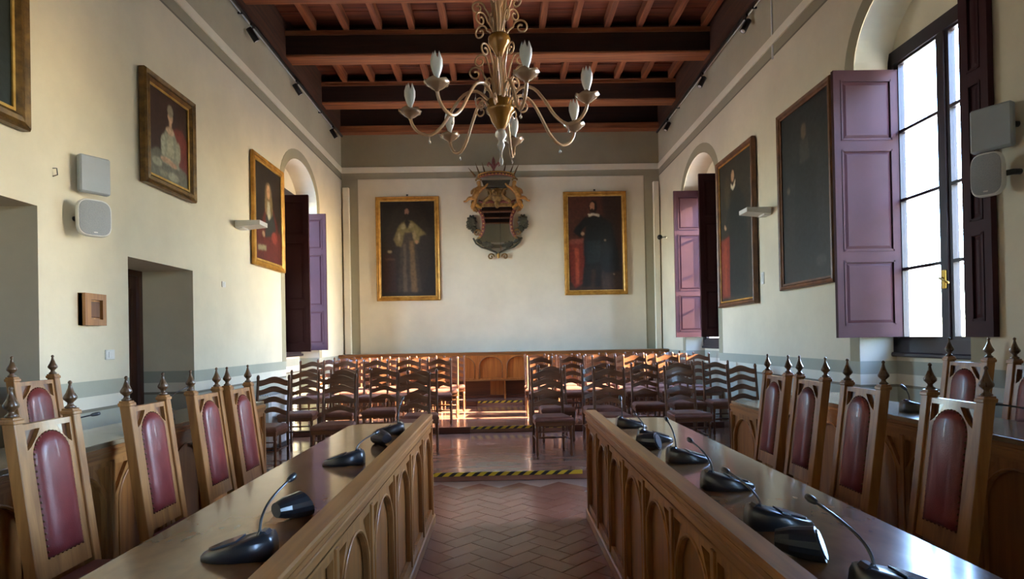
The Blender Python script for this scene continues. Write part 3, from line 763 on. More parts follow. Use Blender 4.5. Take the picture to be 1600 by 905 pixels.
# ------------------------------------------------------------------ microphones
def mic(label, foot, sgn, tip, group='gooseneck microphones', rot=0):
    """conference unit: rounded wedge pointing sgn*X, gooseneck near its raised end"""
    t = thing('gooseneck_microphone', label, 'microphone', (foot[0], foot[1], foot[2]), rot, group)
    # plan outline (blunt at neck end, rounded at the other)
    n = 14; out = []
    for k in range(n+1):
        a = -PI/2+PI*k/n; out.append((.055+.115*math.cos(a)**.8 if math.cos(a) > 0 else .055, .062*math.sin(a)))
    out = [(-.055, -.045)]+out+[(-.055, .045)]
    def ht(x): return .052*(1-max(0, (x+.02))/.24)+.012
    m_ = len(out); secs = ((1, 0), (1.0, .35), (.95, .7), (.84, .92), (.6, 1.0)); vs = []
    for sc_, hh in secs: vs += [((x*sc_)*sgn, y*sc_, ht(x)*hh*1.25) for x, y in out]
    fs = [tuple(range(m_)), tuple(range(4*m_, 5*m_))]
    for r in range(4):
        for k in range(m_): fs.append((r*m_+k, r*m_+(k+1) % m_, (r+1)*m_+(k+1) % m_, (r+1)*m_+k))
    MB().add(vs, fs, True).build('base', M['mic'], t)
    pv = [(x*sgn*.86, y*.62, ht(x)*1.25+.003) for x, y in out if x > -.0]+[(x*sgn*.86, y*.62, ht(x)*1.25-.004) for x, y in out if x > -.0]; m_ = len(pv)//2
    MB().add(pv, [tuple(range(m_)), tuple(range(m_, 2*m_))]+[(k, (k+1) % m_, m_+(k+1) % m_, m_+k) for k in range(m_)]).build('control_plate', M['micgloss'], t)
    MB().box(min(-.045*sgn, -.01*sgn), max(-.045*sgn, -.01*sgn), -.03, .03, .06, .084, bev=.01).build('button_bar', M['micgloss'], t)
    tp = Vector(tip)-Vector(foot); h = tp.z
    a = Vector((-.012*sgn, 0, .055)); bnd = Vector((a.x*1.0+.03*(tp.x-a.x), tp.y*.04, .055+max(.03, (h-.055)*.55)))
    P = [a, a+Vector((0, 0, .03)), bnd*.5+a*.5+Vector((0, 0, .015)), bnd]
    pts = [a]
    for k in range(1, 13):
        u = k/12; q = a*(1-u)**3+Vector((a.x, a.y, bnd.z*.9))*3*u*(1-u)**2+(bnd+Vector((0, 0, .02)))*3*u*u*(1-u)+tp*u**3; pts.append(q)
    g = MB().tube(pts, [.009, .008]+[.0045]*11, 7).build('gooseneck', M['mic'], t)
    d = (pts[-1]-pts[-2]).normalized()
    MB().tube([pts[-1]-d*.03, pts[-1]-d*.02, pts[-1], pts[-1]+d*.018, pts[-1]+d*.022], [.005, .010, .012, .010, .004], 8).build('capsule', M['mic'], g)
    return t
micR = [((.888, 4.47), (.874, 4.52, 1.046), 'at the far end of the right inner desk'),
        ((.911, 3.87), (.894, 4.12, .97), 'second from the far end of the right inner desk'),
        ((.925, 3.22), (.93, 3.46, 1.026), 'third from the far end of the right inner desk'),
        ((.920, 2.64), (.891, 2.90, .999), 'fourth from the far end of the right inner desk'),
        ((.899, 2.10), (.862, 2.36, .972), 'on the right inner desk beside the nearer loudspeaker pod'),
        ((.945, 1.53), (.912, 1.80, 1.006), 'nearest the camera on the right inner desk')]
for (fx, fy), tp, w in micR: mic('black gooseneck microphone '+w, (fx, fy, .8305), 1, tp)
micL = [((-.775, 4.42), (-.755, 4.60, 1.07), 'at the far end of the left inner desk'),
        ((-.825, 3.35), (-.745, 3.60, .964), 'in the middle of the left inner desk'),
        ((-.785, 1.93), (-.735, 2.12, 1.035), 'nearest the camera on the left inner desk')]
for (fx, fy), tp, w in micL: mic('black gooseneck microphone '+w, (fx, fy, .8305), -1, tp)
mic('black gooseneck microphone at the far end of the left outer desk', (-2.55, 4.62, .9455), -1, (-2.44, 4.80, 1.18))
mic('black gooseneck microphone at the near end of the left outer desk', (-2.56, 3.50, .9455), -1, (-2.42, 3.66, 1.10))
mic('black gooseneck microphone at the far end of the right outer desk', (2.70, 3.98, .9655), 1, (2.66, 4.00, 1.13))
mic('black gooseneck microphone on the right outer desk at the picture edge', (2.72, 2.95, .9655), 1, (2.52, 3.10, 1.12))
def pod(label, x, y, sgn, rz):
    t = thing('loudspeaker_pod', label, 'loudspeaker', (x, y, .8302), rz, 'loudspeaker pods on the inner desks')
    b = MB(); n = 16; rings = ((-.09, .55, .0), (-.05, .82, 0), (.0, .95, 0), (.05, 1.0, 0)); vs = []; fs = []
    for (u, s, _) in rings:
        for k in range(n):
            a = 2*PI*k/n; yy = .058*s*math.cos(a); zz = .046+.050*s*math.sin(a)
            if zz < .003: zz = .0
            vs.append(((u+zz*(-.35 if u > .04 else 0))*sgn, yy, zz))
    for r in range(3):
        for k in range(n): fs.append((r*n+k, r*n+(k+1) % n, (r+1)*n+(k+1) % n, (r+1)*n+k))
    fs += [tuple(range(n)), tuple(3*n+k for k in range(n))]
    b.add(vs, fs, False); b.build('body', M['mic'], t)
    vs = []
    for q in (.001, .006):
        for k in range(n):
            a = 2*PI*k/n; yy = .048*math.cos(a); zz = max(.006, .046+.041*math.sin(a)); vs.append(((.05+q-.35*zz)*sgn, yy, zz))
    MB().add(vs, [tuple(range(n)), tuple(range(n, 2*n))]+[(k, (k+1) % n, n+(k+1) % n, n+k) for k in range(n)]).build('grille_face', M['micgloss'], t)
pod('black loudspeaker pod, further one on the right inner desk', .885, 3.62, 1, -.5)
pod('black loudspeaker pod, nearer one on the right inner desk', .90, 1.80, 1, -.5)
pod('black loudspeaker pod, further one on the left inner desk', -.80, 3.98, 1, 2.2)
pod('black loudspeaker pod, nearer one on the left inner desk', -.80, 2.36, 1, .9)

# ------------------------------------------------------------------ paintings
def canvas(w, h, bgc, items, nx=90, seed=1):
    ny = int(nx*h/w); r = np.random.default_rng(seed)
    u, v = np.meshgrid((np.arange(nx+1))/nx, (np.arange(ny+1))/ny)          # v from the top
    A = h/w
    def sm(a, k):
        for _ in range(k):
            p = np.pad(a, 1, mode='edge'); a = (p[1:-1, 1:-1]*2+p[:-2, 1:-1]+p[2:, 1:-1]+p[1:-1, :-2]+p[1:-1, 2:])/6
        return a
    img = np.zeros(u.shape+(3,)); img[:] = lin(bgc)
    for it in items:
        col = np.array(lin(it['c'])); k = it.get('s', 2); al = it.get('a', 1.0)
        if 'e' in it:
            cx, cy, rx, ry = it['e']; th = math.radians(it.get('r', 0))
            dx, dy = (u-cx), (v-cy)*A; ry_ = ry*A
            x2 = dx*math.cos(th)+dy*math.sin(th); y2 = -dx*math.sin(th)+dy*math.cos(th)
            mk = ((x2/rx)**2+(y2/ry_)**2 < 1).astype(float)
        else:
            P = it['p']; mk = np.zeros(u.shape, bool); n = len(P); j = n-1
            for i in range(n):
                xi, yi = P[i]; xj, yj = P[j]
                if yi != yj:
                    c = ((yi > v) != (yj > v)) & (u < (xj-xi)*(v-yi)/(yj-yi)+xi); mk ^= c
                j = i
            mk = mk.astype(float)
        mk = sm(mk, k)[..., None]*al
        img = img*(1-mk)+col*mk
    nz = sm(r.normal(0, 1, u.shape), 3)[..., None]; img = np.clip(img*(1+.35*nz)+.001, 0, 1)
    verts = np.stack([(u-.5)*w, np.zeros_like(u), (1-v)*h], -1).reshape(-1, 3)
    idx = np.arange((nx+1)*(ny+1)).reshape(ny+1, nx+1)
    f = np.stack([idx[:-1, :-1], idx[1:, :-1], idx[1:, 1:], idx[:-1, 1:]], -1).reshape(-1, 4)
    me = bpy.data.meshes.new('canvas'); me.from_pydata(verts.tolist(), [], f.tolist())
    at = me.color_attributes.new('paint', 'FLOAT_COLOR', 'POINT')
    at.data.foreach_set('color', np.concatenate([img.reshape(-1, 3), np.ones((img.shape[0]*img.shape[1], 1))], 1).astype(np.float32).ravel())
    me.materials.append(M['paint']); me.update(); return me
def H(s): return tuple(int(s[i:i+2], 16)/255 for i in (0, 2, 4))
def painting(label, loc, rz, w, h, items, bgc, fmat, slip, fw=.07, tilt=0, seed=1, depth=.045, hook=True):
    """local: picture faces -Y, bottom centre at origin, wall behind (+Y)"""
    t = thing('framed_painting', label, 'painting', loc, rz, 'oil portraits on the walls'); t.rotation_euler = (tilt, 0, rz)
    prof = [(0, .0), (0, -depth*.75), (fw*.12, -depth), (fw*.45, -depth*.8), (fw*.72, -depth*.9), (fw, -depth*.5), (fw, 0)]
    names = []
    cs = [(-w/2, 0), (w/2, 0), (w/2, h), (-w/2, h)]; dirs = [(1, 1), (-1, 1), (-1, -1), (1, -1)]
    for k in range(4):
        a, c = cs[k], cs[(k+1) % 4]; da, dc = dirs[k], dirs[(k+1) % 4]; vs = []; n = len(prof)
        for (p, d) in ((a, da), (c, dc)):
            for (i, y) in prof: vs.append((p[0]+d[0]*i, y, p[1]+d[1]*i))
        fs = [(i, (i+1) % n, n+(i+1) % n, n+i) for i in range(n)]+[tuple(range(n)), tuple(range(n, 2*n))]
        MB().add(vs, fs).build('frame_side', M[fmat], t)
    iw, ih = w-2*fw, h-2*fw
    me = shape2d([rect(-iw/2-.004, iw/2+.004, fw-.004, h-fw+.004), rect(-iw/2+.018, iw/2-.018, fw+.018, h-fw-.018)], .006, lambda u, v, q: Vector((u, q-depth*.45, v)))
    mkobj('gilt_slip', me, M[slip], t)
    cm = canvas(iw-.01, ih-.01, bgc, items, seed=seed)
    o = mkobj('canvas', cm, None, t); o.location = (0, -depth*.32, fw+.005)
    MB().box(-w/2+.01, w/2-.01, -.01, -.002, .01, h-.01).build('backing', M['fascia'], t)
    if hook:
        b = MB().tube([(-.02, -.01, h-.01), (0, -.012, h+.05), (.02, -.01, h-.01)], .006); b.box(-.02, .02, -.02, 0, h+.02, h+.05); b.build('hanging_hook', M['rubber'], t)
    return t
# back wall, left: standing man in long robe and ermine-like cape
g1 = [dict(e=(.5, .5, .42, .5), c=H('2c2119'), s=10), dict(p=[(.30, .95), (.36, .5), (.36, .3), (.62, .3), (.66, .5), (.74, .95)], c=H('3d3024'), s=5),
      dict(p=[(.40, .95), (.42, .45), (.46, .45), (.47, .95)], c=H('5a4a38'), s=3), dict(p=[(.55, .95), (.53, .42), (.60, .42), (.66, .95)], c=H('6b5233'), s=4),
      dict(p=[(.24, .40), (.34, .26), (.44, .21), (.58, .21), (.70, .27), (.84, .35), (.72, .37), (.70, .44), (.62, .45), (.58, .33), (.44, .33), (.38, .48), (.30, .47)], c=H('75663f'), s=3),
      dict(e=(.42, .27, .04, .03), c=H('978862'), s=2), dict(e=(.56, .26, .05, .025), c=H('93825a'), s=2), dict(e=(.62, .36, .03, .05), c=H('877450'), s=2), dict(e=(.34, .38, .025, .05), c=H('9a8a64'), s=2),
      dict(p=[(.44, .22), (.49, .19), (.55, .22), (.49, .30)], c=H('241a14'), s=2), dict(e=(.49, .125, .055, .055), c=H('1d1511'), s=2), dict(e=(.485, .115, .04, .035), c=H('a57862'), s=1),
      dict(e=(.485, .155, .035, .022), c=H('2a1d16'), s=1), dict(e=(.66, .43, .03, .02), c=H('9a7152'), s=1), dict(e=(.17, .53, .04, .015), c=H('8a7a60'), s=2), dict(p=[(.04, .95), (.04, .55), (.26, .56), (.28, .95)], c=H('3a1f18'), s=6, a=.7),
      dict(p=[(.08, .60), (.26, .60), (.26, .62), (.08, .62)], c=H('5e4230'), s=2, a=.5)]
painting('gold-framed portrait of a man in a pale cape, back wall', (-1.975, YB-.02, 2.36), 0, 1.36, 2.235, g1, H('221a15'), 'gold', 'gold_edge', .085, seed=2)
# back wall, right: man in black with a white collar, red table cloth
g2 = [dict(p=[(0, 0), (1, 0), (1, .5), (0, .52)], c=H('4e2a20'), s=14), dict(p=[(0, .52), (1, .5), (1, 1), (0, 1)], c=H('3a2a22'), s=10), dict(p=[(.62, 0), (1, 0), (1, .7), (.75, .7)], c=H('32211c'), s=12),
      dict(p=[(0, .50), (.32, .49), (.30, .92), (.12, .97), (.04, .9)], c=H('6d2a20'), s=3), dict(p=[(.12, .55), (.20, .55), (.20, .92), (.13, .94)], c=H('9a4630'), s=3), dict(p=[(0, .46), (.3, .45), (.3, .5), (0, .51)], c=H('85463a'), s=2, a=.8),
      dict(p=[(.30, .80), (.28, .5), (.36, .22), (.60, .2), (.80, .30), (.93, .62), (.95, .80), (.70, .82), (.55, .76)], c=H('171a1c'), s=4),
      dict(p=[(.14, .33), (.34, .21), (.40, .28), (.25, .37), (.30, .42), (.22, .44), (.10, .38)], c=H('16191b'), s=2),
      dict(p=[(.28, .75), (.42, .74), (.40, .96), (.24, .96)], c=H('22201f'), s=3), dict(p=[(.50, .74), (.62, .74), (.58, .96), (.48, .96)], c=H('22201f'), s=3),
      dict(p=[(.34, .48), (.60, .46), (.58, .70), (.34, .72)], c=H('263034'), s=5, a=.6), dict(e=(.47, .12, .075, .07), c=H('1c1411'), s=2), dict(e=(.455, .112, .045, .045), c=H('ab7c5c'), s=1), dict(e=(.45, .155, .032, .022), c=H('2b1a13'), s=1),
      dict(p=[(.37, .19), (.47, .185), (.58, .195), (.58, .225), (.48, .205), (.39, .225)], c=H('bdb39c'), s=1), dict(e=(.27, .40, .03, .02), c=H('a9866a'), s=1), dict(e=(.68, .47, .02, .012), c=H('8f7762'), s=1), dict(e=(.83, .83, .015, .01), c=H('927a60'), s=1)]
painting('gold-framed portrait of a bearded man in black, back wall', (2.055, YB-.02, 2.42), 0, 1.36, 2.225, g2, H('40241d'), 'gold', 'gold_edge', .085, seed=3)
# left wall: lady in pale dress
g3 = [dict(p=[(.55, .38), (.85, .30), (1, .45), (1, .9), (.6, .9)], c=H('6b2b26'), s=5), dict(e=(.72, .48, .2, .16), c=H('7c362c'), s=5, a=.6),
      dict(p=[(0, .75), (.2, .66), (.45, .70), (.95, .80), (1, 1), (0, 1)], c=H('6b6a5e'), s=4), dict(p=[(.30, .80), (.36, .48), (.44, .38), (.62, .38), (.72, .50), (.76, .80)], c=H('8f8f7c'), s=3),
      dict(p=[(.44, .70), (.46, .45), (.60, .45), (.62, .70)], c=H('a9a48c'), s=2), dict(e=(.35, .6, .06, .12), c=H('a5a48f'), s=2), dict(e=(.74, .6, .06, .12), c=H('9d9c86'), s=2), dict(e=(.53, .40, .10, .05), c=H('c0a084'), s=2),
      dict(e=(.54, .30, .035, .08), c=H('b8957a'), s=2), dict(e=(.54, .235, .065, .065), c=H('c4a083'), s=1), dict(e=(.54, .165, .075, .07), c=H('8d8674'), s=2), dict(e=(.44, .76, .16, .035), c=H('b9967a'), s=2), dict(e=(.60, .78, .10, .03), c=H('b08c72'), s=2),
      dict(e=(.2, .82, .12, .05), c=H('9a9984'), s=3), dict(e=(.6, .92, .14, .05), c=H('a3a08c'), s=3), dict(e=(.35, .92, .1, .04), c=H('84836f'), s=3)]
painting('gilt-framed portrait of a seated lady in a pale dress', (XL+.02, 6.215, 3.045), -PI/2, .94, 1.09, g3, H('38221d'), 'gold_dark', 'gold_edge', .10, -.0, seed=4, depth=.07, hook=False).rotation_euler = (0.0, -.0, PI/2)
g4 = [dict(p=[(0, .62), (.5, .58), (1, .66), (1, 1), (0, 1)], c=H('57231f'), s=6), dict(p=[(.30, .98), (.28, .55), (.40, .42), (.68, .42), (.85, .58), (.82, .98)], c=H('5f2724'), s=4), dict(p=[(.36, .75), (.40, .44), (.66, .44), (.78, .62), (.7, .7)], c=H('2f3130'), s=3),
      dict(e=(.5, .30, .13, .14), c=H('6e5a3e'), s=3), dict(e=(.42, .40, .06, .11), c=H('7b6746'), s=2), dict(e=(.60, .40, .06, .11), c=H('71603f'), s=2), dict(e=(.50, .26, .06, .075), c=H('b58d6c'), s=1), dict(p=[(.46, .36), (.55, .36), (.58, .52), (.50, .56), (.45, .50)], c=H('a8a490'), s=2),
      dict(e=(.3, .72, .05, .03), c=H('a8876a'), s=2), dict(e=(.72, .72, .12, .06), c=H('8a3a30'), s=4), dict(p=[(.1, .85), (.4, .83), (.4, .88), (.1, .9)], c=H('8d8468'), s=3)]
painting('gilt-framed portrait of a man in a long wig, left wall', (XL+.02, 8.86, 2.58), PI/2, 1.17, 1.56, g4, H('261d19'), 'gold', 'gold_edge', .085, seed=5, hook=False)
g0 = [dict(e=(.5, .4, .35, .3), c=H('2a3230'), s=12), dict(p=[(.2, 1), (.3, .4), (.7, .4), (.85, 1)], c=H('1e2625'), s=5), dict(e=(.5, .25, .1, .08), c=H('a08468'), s=2)]
painting('dark gilt-framed painting cut off at the top left corner', (XL+.02, 3.74, 3.03), PI/2, 1.22, 1.75, g0, H('1f2827'), 'gold_dark', 'gold_edge', .11, seed=6, depth=.07, hook=False)
# right wall
g5 = [dict(p=[(.0, .55), (.34, .53), (.40, .97), (.02, .97)], c=H('7d3226'), s=4), dict(p=[(.10, .6), (.2, .6), (.2, .95), (.1, .95)], c=H('96452f'), s=4, a=.7), dict(p=[(.28, .98), (.30, .5), (.34, .24), (.46, .19), (.60, .22), (.78, .32), (.86, .6), (.84, .98)], c=H('23292a'), s=4),
      dict(e=(.44, .13, .07, .055), c=H('1e1712'), s=2), dict(e=(.43, .125, .05, .042), c=H('b08c6d'), s=1), dict(p=[(.37, .165), (.43, .20), (.52, .15), (.50, .205), (.43, .225), (.37, .20)], c=H('cfc7b2'), s=1),
      dict(e=(.17, .46, .04, .02), c=H('ab8a6c'), s=1), dict(p=[(.16, .45), (.33, .25), (.40, .30), (.22, .47)], c=H('262b2c'), s=2), dict(e=(.25, .22, .10, .12), c=H('4c4334'), s=6, a=.7)]
painting('brown-framed tall portrait of a man with white ruff, right wall', (XR-.02, 8.775, 1.92), -PI/2, 1.37, 2.25, g5, H('33302a'), 'brownframe', 'gold', .075, seed=7, depth=.06, hook=False)
g6 = [dict(e=(.5, .45, .4, .45), c=H('2a2e30'), s=12), dict(p=[(.25, .98), (.32, .35), (.42, .22), (.6, .22), (.72, .4), (.78, .98)], c=H('22282b'), s=6), dict(e=(.50, .155, .055, .045), c=H('6b5a4c'), s=2), dict(e=(.15, .45, .03, .02), c=H('75665a'), s=2),
      dict(p=[(.42, .2), (.58, .2), (.62, .32), (.40, .33)], c=H('3e3f3e'), s=3), dict(e=(.8, .9, .1, .03), c=H('3c3f3e'), s=4)]
painting('very dark tall painting beside the large shutter, right wall', (XR-.02, 6.77, 2.02), -PI/2, 1.21, 2.13, g6, H('262a2c'), 'brownframe', 'brownframe', .06, seed=8, depth=.05, hook=False)

# ------------------------------------------------------------------ carved mirror
def carved_mirror():
    Y0 = 12.9; k = Y0/950.0
    t = thing('carved_mirror', 'ornate carved mirror with gilded cherubs and spiked crown', 'mirror', (.02, YB-.02, 4.0)); t.rotation_euler = (.03, 0, 0)
    def q(cx, cy):                          # sketch coordinates -> local x,z
        px, py = 720+cx/4.76, 230+cy/4.76
        return ((px-785)*k-.02, 1.5+(530-py)*k-4.0)
    def pt(cx, cy, d=0): x, z = q(cx, cy); return Vector((x, -d, z))
    # glass
    gl = [q(*p) for p in ((165, 425), (425, 425), (400, 500), (395, 600), (430, 650), (470, 668), (430, 715), (370, 745), (292, 775), (215, 745), (160, 715), (120, 680), (160, 650), (190, 600), (188, 500))]
    MB().prism([(x, z) for x, z in gl], 'y', -.05, -.04).build('mirror_glass', M['mirror'], t)
    MB().prism([(x*1.0, z) for x, z in gl], 'y', -.039, -.01).build('mirror_back', M['fascia'], t)
    def spiral(cx, cy, r, turns, a0, sg, n=26):
        return [pt(cx+sg*(r*(1-u*.85))*math.cos(a0+u*turns*2*PI), cy+(r*(1-u*.85))*math.sin(a0+u*turns*2*PI), .07+.03*u) for u in [i/n for i in range(n+1)]]
    for s in (-1, 1):
        X = lambda c: 292+s*(c-292) if s > 0 else 292-(c-292)
        nm = lambda c: X(c)
        # red side scroll: stem and volute
        stem = [pt(nm(425), 455, .06), pt(nm(402), 500, .08), pt(nm(394), 560, .09), pt(nm(402), 615, .09), pt(nm(425), 655, .08)]
        fine = []
        for i in range(len(stem)-1):
            for j in range(4): fine.append(stem[i].lerp(stem[i+1], j/4))
        fine.append(stem[-1])
        MB().tube(fine, .038, 8).build('red_scroll', M['crimson'], t)
        MB().tube(spiral(nm(445), 630, 38, 1.3, PI*.5, s), [.022]*14+[.016]*13, 7).build('volute', M['carved_gold'], t)
        bd = MB()
        for i in range(0, len(fine), 2): bd.ball(fine[i]+Vector((0, -.036, 0)), .016, n=6, m=4)
        bd.build('bead_row', M['gold_edge'], t)['kind'] = 'stuff'
        # lower rim with leaf
        rim = [pt(nm(475), 665, .06), pt(nm(455), 705, .06), pt(nm(415), 735, .06), pt(nm(360), 752, .06), pt(nm(310), 772, .06), pt(nm(292), 790, .06)]
        MB().tube(rim, .02, 7).build('lower_rim', M['darkleaf'], t)
        def leaf(cx, cy, w, h, rot, d=.08, lobes=5):
            out = []
            for i in range(41):
                a = 2*PI*i/40; rr = 1+.13*math.cos(lobes*2*a*.5*2)
                x, y = w*rr*math.cos(a), h*rr*math.sin(a); c_, s_ = math.cos(rot), math.sin(rot)
                out.append(q(cx+x*c_-y*s_, cy+x*s_+y*c_))
            b = MB(); cc_ = q(cx, cy); vs = [(x, -d, z) for x, z in out[:-1]]+[(cc_[0]+(x-cc_[0])*.6, -d-.035, cc_[1]+(z-cc_[1])*.6) for x, z in out[:-1]]+[(x, -.02, z) for x, z in out[:-1]]
            n = 40; fs = [tuple(range(n, 2*n)), tuple(range(2*n, 3*n))]
            for i in range(n): fs += [(i, (i+1) % n, n+(i+1) % n, n+i), (i, (i+1) % n, 2*n+(i+1) % n, 2*n+i)]
            return b.add(vs, fs)
        leaf(nm(368), 718, 46, 24, s*-.25, .07).build('acanthus_leaf', M['darkleaf'], t)
        leaf(nm(430), 692, 26, 14, s*-.7, .07).build('acanthus_leaf', M['darkleaf'], t)
        leaf(nm(484), 545, 38, 52, 0, .06).build('dark_side_leaf', M['darkleaf'], t)
        leaf(nm(468), 600, 24, 30, s*.4, .07).build('dark_side_leaf', M['darkleaf'], t)
        MB().tube(spiral(nm(345), 808, 26, 1.2, PI, s), .017, 7).build('bottom_scroll', M['carved_gold'], t)
        # gilded bracket under cherub
        MB().tube([pt(nm(410), 440, .06), pt(nm(445), 420, .10), pt(nm(468), 400, .10), pt(nm(478), 430, .08), pt(nm(460), 465, .06)], [.03, .04, .045, .04, .02], 8).build('gilt_bracket', M['gold'], t)
        MB().tube([pt(nm(400), 430, .07), pt(nm(385), 395, .09), pt(nm(352), 372, .10), pt(nm(330), 345, .11), pt(nm(345), 310, .11), pt(nm(372), 300, .10)], [.03, .045, .05, .045, .035, .02], 8).build('foliate_scroll', M['carved_gold'], t)
        MB().tube([pt(nm(440), 470, .07), pt(nm(462), 440, .08), pt(nm(470), 400, .08), pt(nm(455), 360, .07)], [.03, .05, .05, .03], 8).build('side_volute', M['gold_dark'], t)
        leaf(nm(505), 575, 20, 26, s*.5, .05).build('dark_side_leaf', M['darkleaf'], t)
        # scrolls of the cresting
        MB().tube(spiral(nm(335), 325, 34, 1.1, 0, -s), .02, 7).build('crest_scroll', M['carved_gold'], t)
        MB().tube([pt(nm(300), 400, .07), pt(nm(350), 395, .08), pt(nm(395), 405, .08), pt(nm(430), 385, .07)], [.03, .035, .035, .02], 8).build('crest_rail', M['crimson'], t)
        # cherub: skinned figure reclining, arm raised to the crown
        J = {'pel': (462, 360, .12), 'bel': (445, 335, .13), 'che': (425, 308, .13), 'nek': (420, 285, .13), 'hd': (425, 262, .13), 'hd2': (427, 240, .13),
             'sh1': (402, 300, .14), 'el1': (378, 290, .15), 'ha1': (355, 262, .13), 'sh2': (450, 300, .12), 'el2': (478, 318, .12), 'ha2': (482, 345, .13),
             'hp1': (470, 372, .14), 'kn1': (500, 372, .16), 'an1': (520, 395, .14), 'ft1': (542, 396, .14), 'hp2': (452, 378, .12), 'kn2': (455, 410, .14), 'an2': (470, 440, .11), 'ft2': (486, 448, .11)}
        Rr = {'pel': .075, 'bel': .070, 'che': .075, 'nek': .032, 'hd': .056, 'hd2': .05, 'sh1': .038, 'el1': .030, 'ha1': .020, 'sh2': .038, 'el2': .030, 'ha2': .020,
              'hp1': .055, 'kn1': .042, 'an1': .024, 'ft1': .020, 'hp2': .05, 'kn2': .038, 'an2': .024, 'ft2': .020}
        E_ = [('pel', 'bel'), ('bel', 'che'), ('che', 'nek'), ('nek', 'hd'), ('hd', 'hd2'), ('che', 'sh1'), ('sh1', 'el1'), ('el1', 'ha1'), ('che', 'sh2'), ('sh2', 'el2'), ('el2', 'ha2'),
              ('pel', 'hp1'), ('hp1', 'kn1'), ('kn1', 'an1'), ('an1', 'ft1'), ('pel', 'hp2'), ('hp2', 'kn2'), ('kn2', 'an2'), ('an2', 'ft2')]
        ks = list(J); me = bpy.data.meshes.new('cherub')
        me.from_pydata([tuple(pt(nm(J[a][0]), J[a][1], J[a][2])) for a in ks], [(ks.index(a), ks.index(b_)) for a, b_ in E_], [])
        o = mkobj('cherub', me, M['putto'], t)
        sk = o.modifiers.new('skin', 'SKIN'); o.modifiers.new('sub', 'SUBSURF').levels = 1; o.modifiers['sub'].render_levels = 1
        sv = me.skin_vertices[0] if me.skin_vertices else None
        if sv is None:
            import bmesh
            bm = bmesh.new(); bm.from_mesh(me); bm.verts.layers.skin.verify(); bm.to_mesh(me); bm.free(); sv = me.skin_vertices[0]
        for i, a in enumerate(ks): sv.data[i].radius = (Rr[a], Rr[a]); sv.data[i].use_root = (a == 'pel')
        hr = MB()
        for i in range(9):
            a = PI*i/8; hr.ball(pt(nm(427)+22*math.cos(a)*.8, 238-10*math.sin(a), .13), .022, n=6, m=4)
        hr.build('cherub_hair', M['carved_gold'], o)
    # central carving (lion-like mask boss with lobes)
    c = MB(); c.ball(pt(292, 350, .10), .15, .07, .16); c.ball(pt(268, 320, .12), .05, .04, .05); c.ball(pt(316, 320, .12), .05, .04, .05)
    c.ball(pt(292, 410, .10), .06, .05, .09); c.ball(pt(292, 335, .16), .025, .03, .04); c.ball(pt(250, 370, .10), .05, .04, .05); c.ball(pt(334, 370, .10), .05, .04, .05); c.ball(pt(220, 390, .09), .05, .04, .04); c.ball(pt(364, 390, .09), .05, .04, .04)
    c.build('central_boss', M['carved_gold'], t)
    c = MB(); a_, b_ = q(165, 400); d_, e_ = q(420, 432)
    c.box(a_, d_, -.09, -.03, e_, b_, bev=.015); c.build('upper_rail', M['carved_gold'], t)
    # canopy and crown
    arc = [pt(290-138*math.cos(PI*i/16), 222-24*math.sin(PI*i/16), .06+.14*math.sin(PI*i/16)) for i in range(17)]
    MB().tube(arc, .032, 8).build('crown_band', M['crimson'], t)
    bb = MB()
    for i in range(1, 16): bb.ball(arc[i]+Vector((0, -.03, .0)), .02, n=6, m=4)
    bb.build('crown_beads', M['gold'], t)['kind'] = 'stuff'
    MB().tube([p+Vector((0, 0, .05)) for p in arc], .014, 6).build('crown_rim', M['gold'], t)
    cv = MB(); a_, b_ = q(180, 238); d_, e_ = q(395, 290); cv.prism([(a_, b_), (d_, b_), (d_-.06, e_), (a_+.06, e_)], 'y', -.12, -.02); cv.build('canopy', M['darkleaf'], t)
    for (bx_, by_, tx_, ty_) in ((136, 208, 82, 145), (168, 200, 136, 108), (208, 192, 186, 108), (345, 192, 366, 108), (392, 198, 424, 116), (418, 206, 460, 125)):
        MB().tube([pt(bx_, by_, .10), pt((bx_+tx_)/2, (by_+ty_)/2, .12), pt(tx_, ty_, .15)], [.022, .016, .002], 6).build('crown_ray', M['gold_dark'], t)
    fl_ = MB(); fl_.tube([pt(272, 200, .14), pt(272, 150, .15), pt(272, 120, .15), pt(272, 92, .15), pt(272, 66, .15)], [.025, .02, .04, .035, .003], 8)
    for s in (-1, 1):
        fl_.tube([pt(272, 165, .15), pt(272+s*18, 130, .15), pt(272+s*36, 112, .15), pt(272+s*46, 130, .15), pt(272+s*34, 142, .15)], [.015, .02, .026, .018, .006], 8)
        fl_.tube([pt(272, 170, .15), pt(272+s*20, 182, .15), pt(272+s*28, 172, .15)], [.015, .015, .008], 6)
    fl_.build('lily_finial', M['crimson'], t)
    c = MB(); c.ball(pt(296, 800, .07), .035, .03, .06); c.build('bottom_drop', M['gold_edge'], t)
    return t
carved_mirror()

